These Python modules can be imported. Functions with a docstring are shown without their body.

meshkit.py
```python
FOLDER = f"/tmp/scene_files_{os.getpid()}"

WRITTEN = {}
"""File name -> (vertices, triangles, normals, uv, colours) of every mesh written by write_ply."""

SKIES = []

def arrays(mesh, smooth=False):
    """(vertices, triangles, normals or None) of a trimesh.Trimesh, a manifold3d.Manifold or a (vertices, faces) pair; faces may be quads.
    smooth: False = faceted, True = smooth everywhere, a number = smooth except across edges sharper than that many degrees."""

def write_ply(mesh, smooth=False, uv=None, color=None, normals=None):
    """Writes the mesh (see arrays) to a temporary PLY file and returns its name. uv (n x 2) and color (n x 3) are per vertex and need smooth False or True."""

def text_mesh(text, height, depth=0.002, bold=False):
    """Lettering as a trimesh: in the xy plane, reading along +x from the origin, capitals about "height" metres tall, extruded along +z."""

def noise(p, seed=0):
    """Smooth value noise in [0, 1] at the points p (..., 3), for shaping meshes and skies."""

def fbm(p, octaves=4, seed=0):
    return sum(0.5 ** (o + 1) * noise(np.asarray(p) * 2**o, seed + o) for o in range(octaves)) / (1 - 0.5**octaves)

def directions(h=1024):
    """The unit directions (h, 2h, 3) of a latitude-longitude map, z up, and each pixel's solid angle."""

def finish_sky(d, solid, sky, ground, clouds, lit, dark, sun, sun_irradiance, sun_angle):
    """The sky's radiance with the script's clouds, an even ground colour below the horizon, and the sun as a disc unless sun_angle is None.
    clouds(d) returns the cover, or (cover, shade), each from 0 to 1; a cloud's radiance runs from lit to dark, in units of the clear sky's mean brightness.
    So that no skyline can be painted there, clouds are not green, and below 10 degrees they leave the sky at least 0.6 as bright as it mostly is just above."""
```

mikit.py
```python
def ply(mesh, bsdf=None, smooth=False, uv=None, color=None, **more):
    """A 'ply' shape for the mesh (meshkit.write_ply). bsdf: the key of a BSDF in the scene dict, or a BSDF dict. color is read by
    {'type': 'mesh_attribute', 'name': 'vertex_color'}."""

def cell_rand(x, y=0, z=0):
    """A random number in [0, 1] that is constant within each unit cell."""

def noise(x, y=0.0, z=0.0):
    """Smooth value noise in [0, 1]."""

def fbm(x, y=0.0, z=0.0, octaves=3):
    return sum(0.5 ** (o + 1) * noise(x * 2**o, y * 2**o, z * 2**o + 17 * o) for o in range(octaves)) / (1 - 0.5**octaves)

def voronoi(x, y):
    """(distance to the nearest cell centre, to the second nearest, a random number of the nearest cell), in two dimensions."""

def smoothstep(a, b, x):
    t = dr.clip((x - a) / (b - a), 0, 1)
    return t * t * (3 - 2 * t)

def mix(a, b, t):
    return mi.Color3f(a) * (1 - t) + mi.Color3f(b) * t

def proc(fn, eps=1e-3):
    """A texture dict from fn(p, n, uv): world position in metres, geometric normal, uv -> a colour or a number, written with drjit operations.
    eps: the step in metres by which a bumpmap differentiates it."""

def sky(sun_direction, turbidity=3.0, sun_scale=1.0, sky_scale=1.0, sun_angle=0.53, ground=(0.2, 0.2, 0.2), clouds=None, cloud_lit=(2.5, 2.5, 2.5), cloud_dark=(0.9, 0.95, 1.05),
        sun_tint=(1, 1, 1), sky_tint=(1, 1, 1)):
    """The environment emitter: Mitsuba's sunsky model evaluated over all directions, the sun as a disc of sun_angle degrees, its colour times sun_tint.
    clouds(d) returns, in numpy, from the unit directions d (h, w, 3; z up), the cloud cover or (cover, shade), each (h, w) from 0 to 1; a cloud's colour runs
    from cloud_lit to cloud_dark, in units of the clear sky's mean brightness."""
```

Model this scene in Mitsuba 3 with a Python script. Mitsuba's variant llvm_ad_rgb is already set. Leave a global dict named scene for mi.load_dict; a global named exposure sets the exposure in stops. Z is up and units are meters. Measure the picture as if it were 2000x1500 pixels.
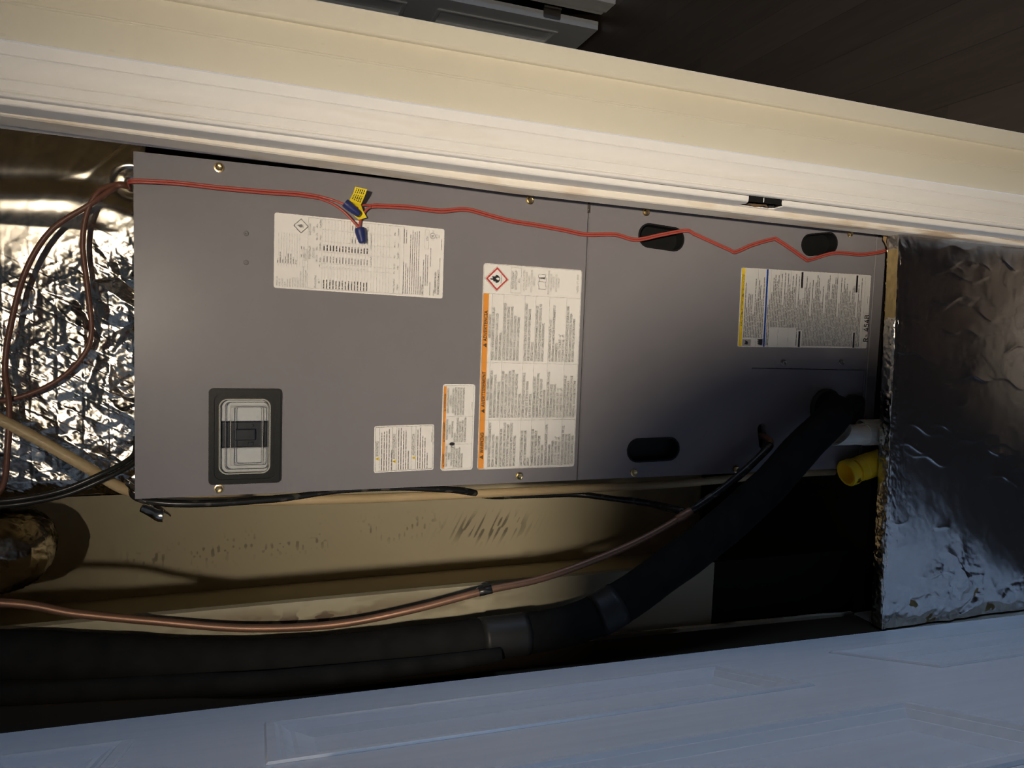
import math, random
import numpy as np, trimesh, manifold3d as m3
import mitsuba as mi
import mikit, meshkit
import drjit as dr
from shapely.geometry import Polygon, Point, LineString, box as sbox
from shapely import affinity
T = mi.ScalarTransform4f
scene, labels = {}, {}
R_ = random.Random(7)

# ------------------------------------------------------------------ camera, lights, exposure (metres, z up, floor z = 0)
FOCAL = 1359.3                                    # pixels on a 2000-wide frame
CAM = np.array([0.01098, -1.00655, 1.56556])
FWD = np.array([-0.07320, 0.93794, -0.33897])
UPV = np.array([0.99671, 0.08066, 0.00796])       # the phone was held on its side: the picture's up is the room's right
scene['camera'] = {'type': 'perspective', 'fov_axis': 'x', 'fov': math.degrees(2 * math.atan(1000 / FOCAL)),
                   'near_clip': 0.02, 'far_clip': 60.0,
                   'to_world': T().look_at(origin=CAM.tolist(), target=(CAM + FWD).tolist(), up=UPV.tolist())}
exposure = 0.06
LAMP_P = np.array([0.040, -1.56, 2.03]); LAMP_AIM = np.array([0.14, 0.0, 0.30])
LAMP_L = (2680.0, 2330.0, 1860.0)
ADDED_WINDOW_L = (4.0, 6.2, 10.0)

# ------------------------------------------------------------------ materials
def rgb(*c): return {'type': 'rgb', 'value': list(c)}
def P(fn, eps=1e-3): return mikit.proc(fn, eps)
def mat(name, color, rough=0.5, spec=0.5, metal=0.0, bump=None, bscale=1.0, **kw):
    b = {'type': 'principled', 'base_color': color if isinstance(color, dict) else rgb(*color), 'roughness': rough, 'metallic': metal}
    if metal == 0: b['specular'] = spec
    b.update(kw)
    if bump is not None: b = {'type': 'bumpmap', 'arbitrary': bump, 'scale': bscale, 'nested': b}
    scene[name] = {'type': 'twosided', 'bsdf': b}
N, F, SS = mikit.noise, mikit.fbm, mikit.smoothstep

def c_unit(p, n, uv):
    k = F(p.x * 14, p.y * 14, p.z * 14, octaves=2)
    return mikit.mix((0.228, 0.214, 0.226), (0.244, 0.229, 0.240), k)
mat('cabinet_paint', P(c_unit), 0.33, 0.16)
mat('cabinet_dark', (0.10, 0.095, 0.095), 0.5)

def c_trim(p, n, uv):
    k = SS(0.62, 0.78, F(p.x * 60, p.y * 60, p.z * 6, octaves=3))
    return mikit.mix((0.86, 0.84, 0.80), (0.74, 0.66, 0.54), 0.22 * k)
mat('trim_paint', P(c_trim), 0.6, 0.05)
def c_stop(p, n, uv):
    k = SS(0.50, 0.74, F(p.x * 30, p.y * 20, p.z * 13, octaves=3))
    low = SS(0.95, 0.35, p.z)
    k2 = SS(0.42, 0.62, F(p.x * 160, p.y * 50, p.z * 9 + 4, octaves=3)) * low
    return mikit.mix(mikit.mix((0.84, 0.78, 0.68), (0.66, 0.50, 0.33), 0.5 * k), (0.36, 0.22, 0.11), 0.75 * k2)
mat('stop_paint', P(c_stop), 0.6, 0.08)
def c_tan(p, n, uv):
    k = F(p.x * 9, p.y * 9, p.z * 5, octaves=3)
    s = SS(0.93, 0.97, N(p.x * 90, p.y * 90, p.z * 50)) * 0.15
    return mikit.mix(mikit.mix((0.66, 0.605, 0.475), (0.70, 0.65, 0.52), k), (0.40, 0.34, 0.24), s)
mat('tan_wall_paint', P(c_tan), 0.6, 0.3)

def c_closet(p, n, uv):
    k = F(p.x * 6, p.y * 6, p.z * 6, octaves=3)
    base = mikit.mix((0.58, 0.51, 0.345), (0.65, 0.57, 0.395), k)
    # scuffs: a band of specks left by old lines, and a group of dark streaks
    zb = dr.exp(-dr.square((p.x + 0.455 + 0.06 * (p.z - 1.45)) / 0.022)) * SS(1.12, 1.25, p.z) * SS(1.86, 1.76, p.z)
    sp = SS(0.60, 0.70, N(p.x * 130, p.y * 30, p.z * 170)) * SS(0.40, 0.55, N(p.x * 25, 0.0, p.z * 18)) * zb
    zc = dr.exp(-dr.square((p.x + 0.455) / 0.025)) * dr.exp(-dr.square((p.z - 1.05) / 0.075))
    st = SS(0.60, 0.72, N(p.x * 34, 3.0, (p.z + 0.5 * p.x) * 150)) * zc
    return mikit.mix(mikit.mix(base, (0.14, 0.11, 0.08), 0.55 * sp), (0.07, 0.06, 0.05), dr.clip(1.3 * st, 0, 0.65))
mat('closet_wall_paint', P(c_closet), 0.7, 0.2)
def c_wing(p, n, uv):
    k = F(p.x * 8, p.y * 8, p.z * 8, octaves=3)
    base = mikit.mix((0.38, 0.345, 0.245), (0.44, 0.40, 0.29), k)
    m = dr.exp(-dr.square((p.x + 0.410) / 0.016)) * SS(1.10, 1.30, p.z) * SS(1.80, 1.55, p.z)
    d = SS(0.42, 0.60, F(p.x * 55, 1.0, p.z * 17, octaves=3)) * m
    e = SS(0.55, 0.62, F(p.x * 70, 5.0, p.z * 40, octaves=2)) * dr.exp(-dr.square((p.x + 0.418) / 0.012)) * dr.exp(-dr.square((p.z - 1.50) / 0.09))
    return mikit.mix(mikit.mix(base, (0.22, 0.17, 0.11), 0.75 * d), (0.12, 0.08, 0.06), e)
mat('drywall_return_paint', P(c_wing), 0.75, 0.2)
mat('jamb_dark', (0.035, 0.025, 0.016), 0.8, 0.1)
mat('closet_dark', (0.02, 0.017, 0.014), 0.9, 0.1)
mat('bare_wood', P(lambda p, n, uv: mikit.mix((0.15, 0.10, 0.055), (0.23, 0.15, 0.08), F(p.x * 60, p.y * 60, p.z * 4, octaves=3))), 0.7, 0.2)
mat('plaster_edge', P(lambda p, n, uv: mikit.mix((0.50, 0.46, 0.35), (0.12, 0.09, 0.06), SS(0.45, 0.6, N(p.x * 50, p.y * 50, p.z * 14)))), 0.8, 0.1)
mat('door_paint', P(lambda p, n, uv: mikit.mix((0.70, 0.71, 0.72), (0.76, 0.77, 0.78), F(p.x * 120, p.y * 120, p.z * 4, octaves=2))), 0.34, 0.5)
mat('hall_wall_paint', (0.30, 0.27, 0.22), 0.7, 0.2)
mat('ceiling_paint', (0.45, 0.43, 0.40), 0.8, 0.1)
def c_floor(p, n, uv):
    row = dr.floor(p.x / 0.12)
    k = mikit.cell_rand(row, dr.floor(p.y / 1.1 + mikit.cell_rand(row) * 3))
    g = F(p.x * 70, p.y * 5, 0.0, octaves=3)
    edge = dr.abs(p.x / 0.12 - dr.floor(p.x / 0.12) - 0.5)
    c = mikit.mix((0.044, 0.032, 0.024), (0.074, 0.054, 0.040), 0.5 * k + 0.5 * g)
    return mikit.mix(c, (0.008, 0.006, 0.005), 0.35 * SS(0.485, 0.497, edge))
mat('dark_floor_wood', P(c_floor), 0.38, 0.4)

scene['foil'] = {'type': 'twosided', 'bsdf': {'type': 'bumpmap', 'arbitrary': P(lambda p, n, uv: F(p.x * 130, p.y * 130, p.z * 130, octaves=2) * 0.0009 * (1 - 0.93 * SS(0.105, 0.150, p.x + 0.35 * (p.z - 1.75)) * SS(1.0, 1.2, p.z)), 6e-4),
                 'nested': {'type': 'roughconductor', 'material': 'Al', 'alpha': 0.085, 'specular_reflectance': rgb(0.80, 0.75, 0.64)}}}
scene['board_foil'] = {'type': 'twosided', 'bsdf': {'type': 'bumpmap', 'arbitrary': P(lambda p, n, uv: F(p.x * 60, p.y * 60, p.z * 60, octaves=2) * 0.0006, 6e-4),
                 'nested': {'type': 'roughconductor', 'material': 'Al', 'alpha': 0.08, 'specular_reflectance': rgb(0.90, 0.90, 0.90)}}}
mat('fibre_board', P(lambda p, n, uv: mikit.mix((0.20, 0.14, 0.06), (0.42, 0.31, 0.15), F(p.x * 90, p.y * 220, p.z * 90, octaves=3))), 0.9, 0.05)
mat('brass_screw', (0.72, 0.56, 0.30), 0.28, metal=1.0)
mat('steel_screw', (0.42, 0.40, 0.38), 0.35, metal=1.0)
mat('rubber_black', (0.016, 0.016, 0.016), 0.55, 0.35)
mat('handle_black', (0.010, 0.010, 0.010), 0.55, 0.25)
mat('gasket_black', (0.012, 0.013, 0.013), 0.45, 0.22)
def c_foam(p, n, uv):
    return mikit.mix((0.007, 0.007, 0.007), (0.016, 0.016, 0.015), F(p.x * 40, p.y * 40, p.z * 40, octaves=3))
mat('foam_black', P(c_foam), 0.9, 0.08)
mat('cable_black', (0.018, 0.017, 0.014), 0.32, 0.5)
mat('tape_black', P(lambda p, n, uv: mikit.mix((0.015, 0.015, 0.014), (0.07, 0.065, 0.055), SS(0.6, 0.75, F(p.x * 150, p.y * 150, p.z * 60, octaves=2)))), 0.3, 0.5)
mat('tape_grey', (0.020, 0.020, 0.019), 0.5, 0.3)
mat('copper', P(lambda p, n, uv: mikit.mix((0.34, 0.18, 0.11), (0.22, 0.13, 0.09), F(p.x * 30, p.y * 30, p.z * 30, octaves=3))), 0.45, metal=0.6)
mat('wire_red', (0.42, 0.085, 0.062), 0.38, 0.4)
mat('wire_brown', (0.17, 0.075, 0.05), 0.4, 0.45)
mat('nut_blue', (0.018, 0.028, 0.13), 0.45, 0.4)
mat('tag_yellow', (0.86, 0.66, 0.02), 0.5, 0.3)
mat('pipe_tan', P(lambda p, n, uv: mikit.mix((0.58, 0.43, 0.24), (0.50, 0.37, 0.20), N(p.x * 20, p.y * 20, p.z * 20))), 0.42, 0.4)
mat('pvc_white', P(lambda p, n, uv: mikit.mix((0.80, 0.79, 0.74), (0.72, 0.68, 0.58), F(p.x * 40, p.y * 40, p.z * 40, octaves=2))), 0.35, 0.5)
mat('cap_yellow', (0.90, 0.58, 0.02), 0.4, 0.45)
mat('slot_dark', (0.10, 0.05, 0.01), 0.7, 0.1)
mat('card_tan', (0.42, 0.28, 0.14), 0.85, 0.1)
mat('label_white', (0.90, 0.87, 0.81), 0.5, 0.25)
mat('label_grey', (0.72, 0.70, 0.66), 0.42, 0.4)
mat('ink_black', (0.025, 0.023, 0.028), 0.5, 0.3)
mat('ink_grey', (0.20, 0.19, 0.185), 0.5, 0.3)
mat('ink_line', (0.34, 0.32, 0.30), 0.5, 0.3)
mat('ink_orange', (0.84, 0.33, 0.055), 0.45, 0.3)
mat('ink_yellow', (0.85, 0.60, 0.03), 0.45, 0.3)
mat('ink_blue', (0.02, 0.07, 0.33), 0.45, 0.3)
mat('ink_red', (0.55, 0.06, 0.06), 0.45, 0.3)
mat('breaker_grey', (0.55, 0.56, 0.55), 0.4, 0.4)
mat('breaker_black', (0.012, 0.012, 0.012), 0.35, 0.3)
mat('zinc', (0.30, 0.27, 0.24), 0.4, metal=1.0)
mat('skin', (0.55, 0.36, 0.27), 0.5, 0.3)
mat('hair_dark', (0.03, 0.022, 0.018), 0.6, 0.3)
mat('shirt_grey', (0.10, 0.10, 0.11), 0.85, 0.1)
mat('jeans_blue', (0.04, 0.05, 0.08), 0.85, 0.1)
mat('shoe_dark', (0.03, 0.03, 0.03), 0.6, 0.3)
scene['clear_plastic'] = {'type': 'thindielectric', 'int_ior': 1.35}

# ------------------------------------------------------------------ helpers
def add(key, mesh, bsdf, smooth=False, label=None, cat=None, group=None, kind=None, uniq=False):
    if uniq and key in scene:
        i = 1
        while f'{key}_{i:03d}' in scene: i += 1
        key = f'{key}_{i:03d}'
    assert key not in scene, key
    scene[key] = mikit.ply(mesh, bsdf, smooth=smooth)
    info(key, label, cat, group, kind)
    return key
def info(key, label=None, cat=None, group=None, kind=None):
    d = {k: v for k, v in dict(label=label, category=cat, group=group, kind=kind).items() if v}
    if d: labels[key] = d
cat_ = trimesh.util.concatenate
def cbox(x0, x1, y0, y1, z0, z1, c=0.0):
    "box with chamfered edges"
    if c <= 0:
        return trimesh.creation.box(extents=(x1 - x0, y1 - y0, z1 - z0), transform=trimesh.transformations.translation_matrix(((x0 + x1) / 2, (y0 + y1) / 2, (z0 + z1) / 2)))
    pts = []
    for x, sx in ((x0, 1), (x1, -1)):
        for y, sy in ((y0, 1), (y1, -1)):
            for z, sz in ((z0, 1), (z1, -1)):
                pts += [(x + sx * c, y + sy * c, z), (x + sx * c, y, z + sz * c), (x, y + sy * c, z + sz * c)]
    return trimesh.convex.convex_hull(np.array(pts))
def spline(pts, n=10):
    p = np.asarray(pts, float); q = np.vstack([2 * p[0] - p[1], p, 2 * p[-1] - p[-2]]); out = []
    for i in range(len(p) - 1):
        a, b, c, d = q[i:i + 4]
        for t in np.linspace(0, 1, n, endpoint=False):
            out.append(0.5 * ((2 * b) + (c - a) * t + (2 * a - 5 * b + 4 * c - d) * t * t + (3 * b - a - 3 * c + d) * t ** 3))
    return np.array(out + [p[-1]])
def sweep(path, r, sides=12, cap=True, wob=0.0, seed=0):
    p = np.asarray(path, float); m = len(p)
    t = np.gradient(p, axis=0); t /= np.linalg.norm(t, axis=1, keepdims=True)
    a = np.cross(t[0], [0.31, 0.9, 0.2]); a /= np.linalg.norm(a)
    rr = np.broadcast_to(r, (m,)); V = []
    ang = np.arange(sides) * 2 * np.pi / sides
    for i in range(m):
        a = a - t[i] * np.dot(a, t[i]); a /= np.linalg.norm(a); b = np.cross(t[i], a)
        V.append(p[i] + rr[i] * (np.cos(ang)[:, None] * a + np.sin(ang)[:, None] * b))
    V = np.array(V)
    if wob:
        nrm = V - p[:, None]; k = meshkit.fbm(V * 22, 3, seed) - 0.5
        V = V + nrm * (wob * k)[..., None]
    V = V.reshape(-1, 3); Fc = []
    for i in range(m - 1):
        for j in range(sides):
            k = (j + 1) % sides
            Fc += [(i * sides + j, i * sides + k, (i + 1) * sides + k), (i * sides + j, (i + 1) * sides + k, (i + 1) * sides + j)]
    if cap:
        V = np.vstack([V, p[0], p[-1]])
        for j in range(sides):
            k = (j + 1) % sides
            Fc += [(m * sides, k, j), (m * sides + 1, (m - 1) * sides + j, (m - 1) * sides + k)]
    return trimesh.Trimesh(V, Fc, process=False)
def extr(poly, y_back, y_front):
    "shapely polygon in (x, z) -> solid between y_front and y_back"
    ms = [trimesh.creation.extrude_polygon(g, abs(y_back - y_front), engine='earcut') for g in getattr(poly, 'geoms', [poly])]
    m = cat_(ms); v = m.vertices.copy()
    m.vertices = np.column_stack([v[:, 0], y_back - v[:, 2], v[:, 1]])
    return m
def rrect(x0, x1, z0, z1, r): return sbox(x0 + r, z0 + r, x1 - r, z1 - r).buffer(r, quad_segs=6)
def stadium(a, b, r): return LineString([a, b]).buffer(r, quad_segs=10)
def loft(profile, zs, shift):
    "closed (x, y) profile with per-vertex lean; shift(i, z) moves vertex i in x at height z"
    keep = [i for i in range(len(profile)) if math.dist(profile[i], profile[i - 1]) > 1e-7]
    if Polygon(profile).exterior.is_ccw is False: keep = keep[::-1]
    at, profile = keep, [profile[i] for i in keep]
    n = len(profile); V = []
    for z in zs:
        for i, (x, y) in enumerate(profile): V.append((x + shift(at[i], z), y, z))
    Fc = []
    for k in range(len(zs) - 1):
        for i in range(n):
            j = (i + 1) % n
            Fc += [(k * n + i, k * n + j, (k + 1) * n + j), (k * n + i, (k + 1) * n + j, (k + 1) * n + i)]
    poly = Polygon(profile)
    vv, ff = trimesh.creation.triangulate_polygon(Polygon(profile), engine='earcut')
    idx = [int(np.argmin(np.linalg.norm(np.array(profile) - q, axis=1))) for q in vv]
    for f in ff:
        g = [idx[q] for q in f]; (ax, ay), (bx, by), (cx, cy) = (profile[q] for q in g)
        if (bx - ax) * (cy - ay) - (by - ay) * (cx - ax) < 0: g = g[::-1]
        Fc.append(tuple(g[::-1])); Fc.append(tuple((len(zs) - 1) * n + q for q in g))
    return trimesh.Trimesh(V, Fc, process=False)
def grid(nu, nv, fn):
    "sheet from fn(u, v arrays in 0..1) -> points"
    u, v = np.meshgrid(np.linspace(0, 1, nu), np.linspace(0, 1, nv), indexing='ij')
    V = fn(u, v).reshape(-1, 3); i, j = np.meshgrid(np.arange(nu - 1), np.arange(nv - 1), indexing='ij')
    a = (i * nv + j).ravel(); q = np.stack([a, a + nv, a + nv + 1, a + 1], 1)
    return trimesh.Trimesh(V, np.vstack([q[:, [0, 1, 2]], q[:, [0, 2, 3]]]), process=False)
def ridge(p, s, seed): return 1 - np.abs(meshkit.fbm(p * s, 3, seed) - 0.5) * 4
def lathe(profile, n=24, origin=(0, 0, 0), axis=(0, -1, 0)):
    m = trimesh.creation.revolve(np.array(profile, float), sections=n)
    m.apply_transform(trimesh.geometry.align_vectors([0, 0, 1], np.array(axis, float) / np.linalg.norm(axis))); m.apply_translation(origin); return m

# ------------------------------------------------------------------ setting: closet, pier, hall
ZS = [0.0, 0.5, 1.23, 1.6, 2.06]
def lean(kt, kb): return lambda z: kt * (z - 1.23) if z > 1.23 else kb * (z - 1.23)
def wall(name, x0, x1, y0, y1, z0, z1, m): add(name, cbox(x0, x1, y0, y1, z0, z1), m, kind='structure')
wall('floor', -1.6, 3.2, -3.4, 4.6, -0.05, 0.0, 'dark_floor_wood')
wall('ceiling', -1.6, 3.2, -3.4, 4.6, 2.45, 2.50, 'ceiling_paint')
wall('wall_closet_back', -0.62, 0.39, 0.55, 0.60, 0.0, 2.45, 'closet_wall_paint')
wall('wall_closet_left', -0.62, -0.553, 0.0, 0.55, 0.0, 2.45, 'closet_wall_paint')
wall('wall_closet_right', 0.30, 0.39, -0.008, 0.55, 0.0, 2.45, 'closet_wall_paint')
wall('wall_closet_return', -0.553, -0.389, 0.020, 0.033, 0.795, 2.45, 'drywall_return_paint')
wall('wall_closet_return_shade', -0.553, -0.389, 0.022, 0.033, 0.0, 0.795, 'closet_dark')  # near-black panel stands in for the shade on the lower return
wall('wall_front_left', -1.6, -0.502, -0.125, -0.010, 0.0, 2.45, 'hall_wall_paint')
wall('wall_front_header', -0.502, 0.245, -0.125, -0.010, 2.075, 2.45, 'hall_wall_paint')
wall('wall_front_right', 0.245, 0.3895, -0.125, -0.010, 0.0, 2.45, 'tan_wall_paint')
wall('wall_hall_left', -1.65, -1.6, -3.4, -0.010, 0.0, 2.45, 'hall_wall_paint')
wall('wall_hall_back', -1.6, 3.2, -3.45, -3.4, 0.0, 2.45, 'hall_wall_paint')
wall('wall_far_right', 1.72, 3.2, 2.08, 2.20, 0.0, 2.45, 'hall_wall_paint')
wall('wall_far_left', 0.39, 0.74, 2.08, 2.20, 0.0, 2.45, 'hall_wall_paint')
wall('wall_far_header', 0.74, 1.72, 2.08, 2.20, 2.10, 2.45, 'hall_wall_paint')
wall('wall_far_room', 0.3, 3.2, 4.55, 4.60, 0.0, 2.45, 'hall_wall_paint')
wall('wall_far_room_side', 0.30, 0.39, 0.60, 4.55, 0.0, 2.45, 'hall_wall_paint')
wall('wall_right', 2.2, 2.25, -3.4, 4.6, 0.0, 2.45, 'hall_wall_paint')

# right-hand door frame of the closet: edge, face and stop of the jamb, colonial casing, flat board of the next opening
def arc(cx, cy, r, a0, a1, n=6): return [(cx + r * math.cos(math.radians(a)), cy + r * math.sin(math.radians(a))) for a in np.linspace(a0, a1, n)]
l_j, l_s, l_c = lean(0.014, 0.006), lean(0.026, 0.005), lean(0.009, 0.004)
jp = [(0.245, -0.010), (0.2213, -0.010), (0.2213, -0.1215)] + arc(0.2248, -0.1215, 0.0035, 180, 270, 5) + [(0.2300, -0.125), (0.2300, -0.118), (0.245, -0.118)]
jamb = loft(jp, ZS, lambda i, z: l_j(z))
# the latch mortise, torn through to the front edge of the jamb
tear = Polygon([(-0.0911, 0.879), (-0.098, 0.8745), (-0.105, 0.8765), (-0.112, 0.874), (-0.119, 0.878), (-0.130, 0.882), (-0.130, 0.858), (-0.1245, 0.853), (-0.1275, 0.846), (-0.130, 0.843), (-0.130, 0.828), (-0.1245, 0.818), (-0.1205, 0.8119), (-0.110, 0.8125), (-0.0985, 0.8103), (-0.0938, 0.818), (-0.0952, 0.8286), (-0.0925, 0.842), (-0.0947, 0.855)])
def to_man(m): return m3.Manifold(m3.Mesh(np.asarray(m.vertices, np.float32), np.asarray(m.faces, np.uint32)))
def from_man(m):
    k = m.to_mesh(); return trimesh.Trimesh(k.vert_properties[:, :3], k.tri_verts, process=False)
cut = trimesh.creation.extrude_polygon(tear, 0.0285, engine='earcut'); v = cut.vertices.copy(); cut.vertices = np.column_stack([0.2130 + v[:, 2], v[:, 0], v[:, 1]]); cut.fix_normals()
jm = to_man(jamb) - to_man(cut)
add('trim_1', from_man(jm), 'trim_paint', kind='structure')
def side_extr(poly, xa, xb):
    m = cat_([trimesh.creation.extrude_polygon(g, xb - xa, engine='earcut') for g in getattr(poly, 'geoms', [poly])]); v = m.vertices
    m.vertices = np.column_stack([xa + v[:, 2], v[:, 0], v[:, 1]]); m.fix_normals(); return m
inner = tear.intersection(sbox(-0.1240, 0.7, -0.05, 1.0))
add('trim_1__latch_hole_shade', cat_([side_extr(inner.buffer(0.0002).difference(inner.buffer(-0.0008)), 0.2206, 0.2413), side_extr(inner, 0.2403, 0.2413)]), 'handle_black', label='black lining painted as the dark inside of the torn latch hole')  # shade inside the hole is put in as a black lining
splint = trimesh.Trimesh([(0.2196, -0.0905, 0.878), (0.2230, -0.0960, 0.868), (0.2196, -0.0925, 0.852), (0.2240, -0.0985, 0.846), (0.2194, -0.0920, 0.832), (0.2250, -0.0985, 0.826), (0.2192, -0.0935, 0.816)], [(0, 1, 2), (1, 3, 2), (2, 3, 4), (3, 5, 4), (4, 5, 6)], process=False)
add('trim_1__splinter', splint, 'bare_wood')
sp = [(0.2215, -0.045), (0.2109, -0.045), (0.2109, -0.086), (0.2125, -0.088), (0.2225, -0.088)]
ks = [l_j, l_s, l_s, l_s, l_j]
add('trim_2', loft(sp, ZS, lambda i, z: ks[i](z)), 'stop_paint', kind='structure')
# casing profile: thin fluted inner edge, cove, thick outer edge
x0, x1 = 0.2302, 0.2853
pf = [(x0, -0.1252), (x0, -0.1310)] + arc(x0 + 0.0030, -0.1310, 0.0030, 180, 290, 5)
pf += [(x0 + 0.0062, -0.1318), (x0 + 0.0075, -0.1335), (x0 + 0.0165, -0.1352), (x0 + 0.0170, -0.1347), (x0 + 0.0178, -0.1358)]
pf += [(x0 + t, -0.1358 + 0.0022 * math.sin(math.pi * (t - 0.0178) / 0.0202) - 0.004 * (t - 0.0178) / 0.0202) for t in np.linspace(0.0205, 0.0380, 6)]
pf += [(x0 + 0.0385, -0.1402), (x0 + 0.0395, -0.1410), (x0 + 0.0400, -0.1404), (x0 + 0.0405, -0.1412), (x1 - 0.002, -0.1418), (x1, -0.1400), (x1, -0.1252)]
add('trim_3', loft(pf, ZS + [2.13], lambda i, z: l_c(z)), 'trim_paint', 25, kind='structure')
# flat outer board with an eased edge, a hairline joint in the tan wall
op = [(0.3625, -0.1252), (0.3625, -0.1285)] + arc(0.3665, -0.1285, 0.0040, 180, 270, 6) + [(0.3890, -0.1325), (0.3900, -0.1315), (0.3900, -0.010), (0.3896, -0.010), (0.3896, -0.1252)]
add('trim_4', loft(op, [0, 1.23, 2.45], lambda i, z: 0.0), 'tan_wall_paint', 30, kind='structure')
add('wall_front_right__joint_ridge', loft([(0.3285, -0.1251), (0.3293, -0.1256), (0.3300, -0.1252), (0.3312, -0.1252), (0.3320, -0.1256), (0.3328, -0.1251)], [0, 1.23, 2.45], lambda i, z: 0.004 * (z - 1.23)), 'tan_wall_paint', label='hairline double ridge')
# left jamb, mostly dark and behind the open door
LJ = lambda z: 0.030 * (z - 1.23)
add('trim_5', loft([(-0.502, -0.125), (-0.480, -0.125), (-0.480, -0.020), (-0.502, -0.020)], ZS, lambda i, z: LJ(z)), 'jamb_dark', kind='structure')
rag = []
for k in range(60):
    z = 0.5 + k * 0.026; rag.append((z, 0.0035 + 0.0045 * meshkit.noise(np.array([z * 17, 0.3, 0.7])) - (0.004 if meshkit.noise(np.array([z * 9, 4.3, 0.7])) > 0.62 else 0)))
rv, rf = [], []
for k, (z, w) in enumerate(rag):
    xa = -0.4805 + LJ(z); rv += [(xa - 0.004, -0.0195, z), (xa + max(w, 0.0006), -0.0195, z), (xa + max(w, 0.0006), -0.0105, z), (xa - 0.004, -0.0105, z)]
    if k:
        for a in range(4):
            b = (a + 1) % 4; o, q = (k - 1) * 4, k * 4
            rf += [(o + a, o + b, q + b), (o + a, q + b, q + a)]
add('trim_5__plaster_edge', trimesh.Trimesh(rv, rf, process=False), 'plaster_edge', label='ragged thin strip of pale plaster')

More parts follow.
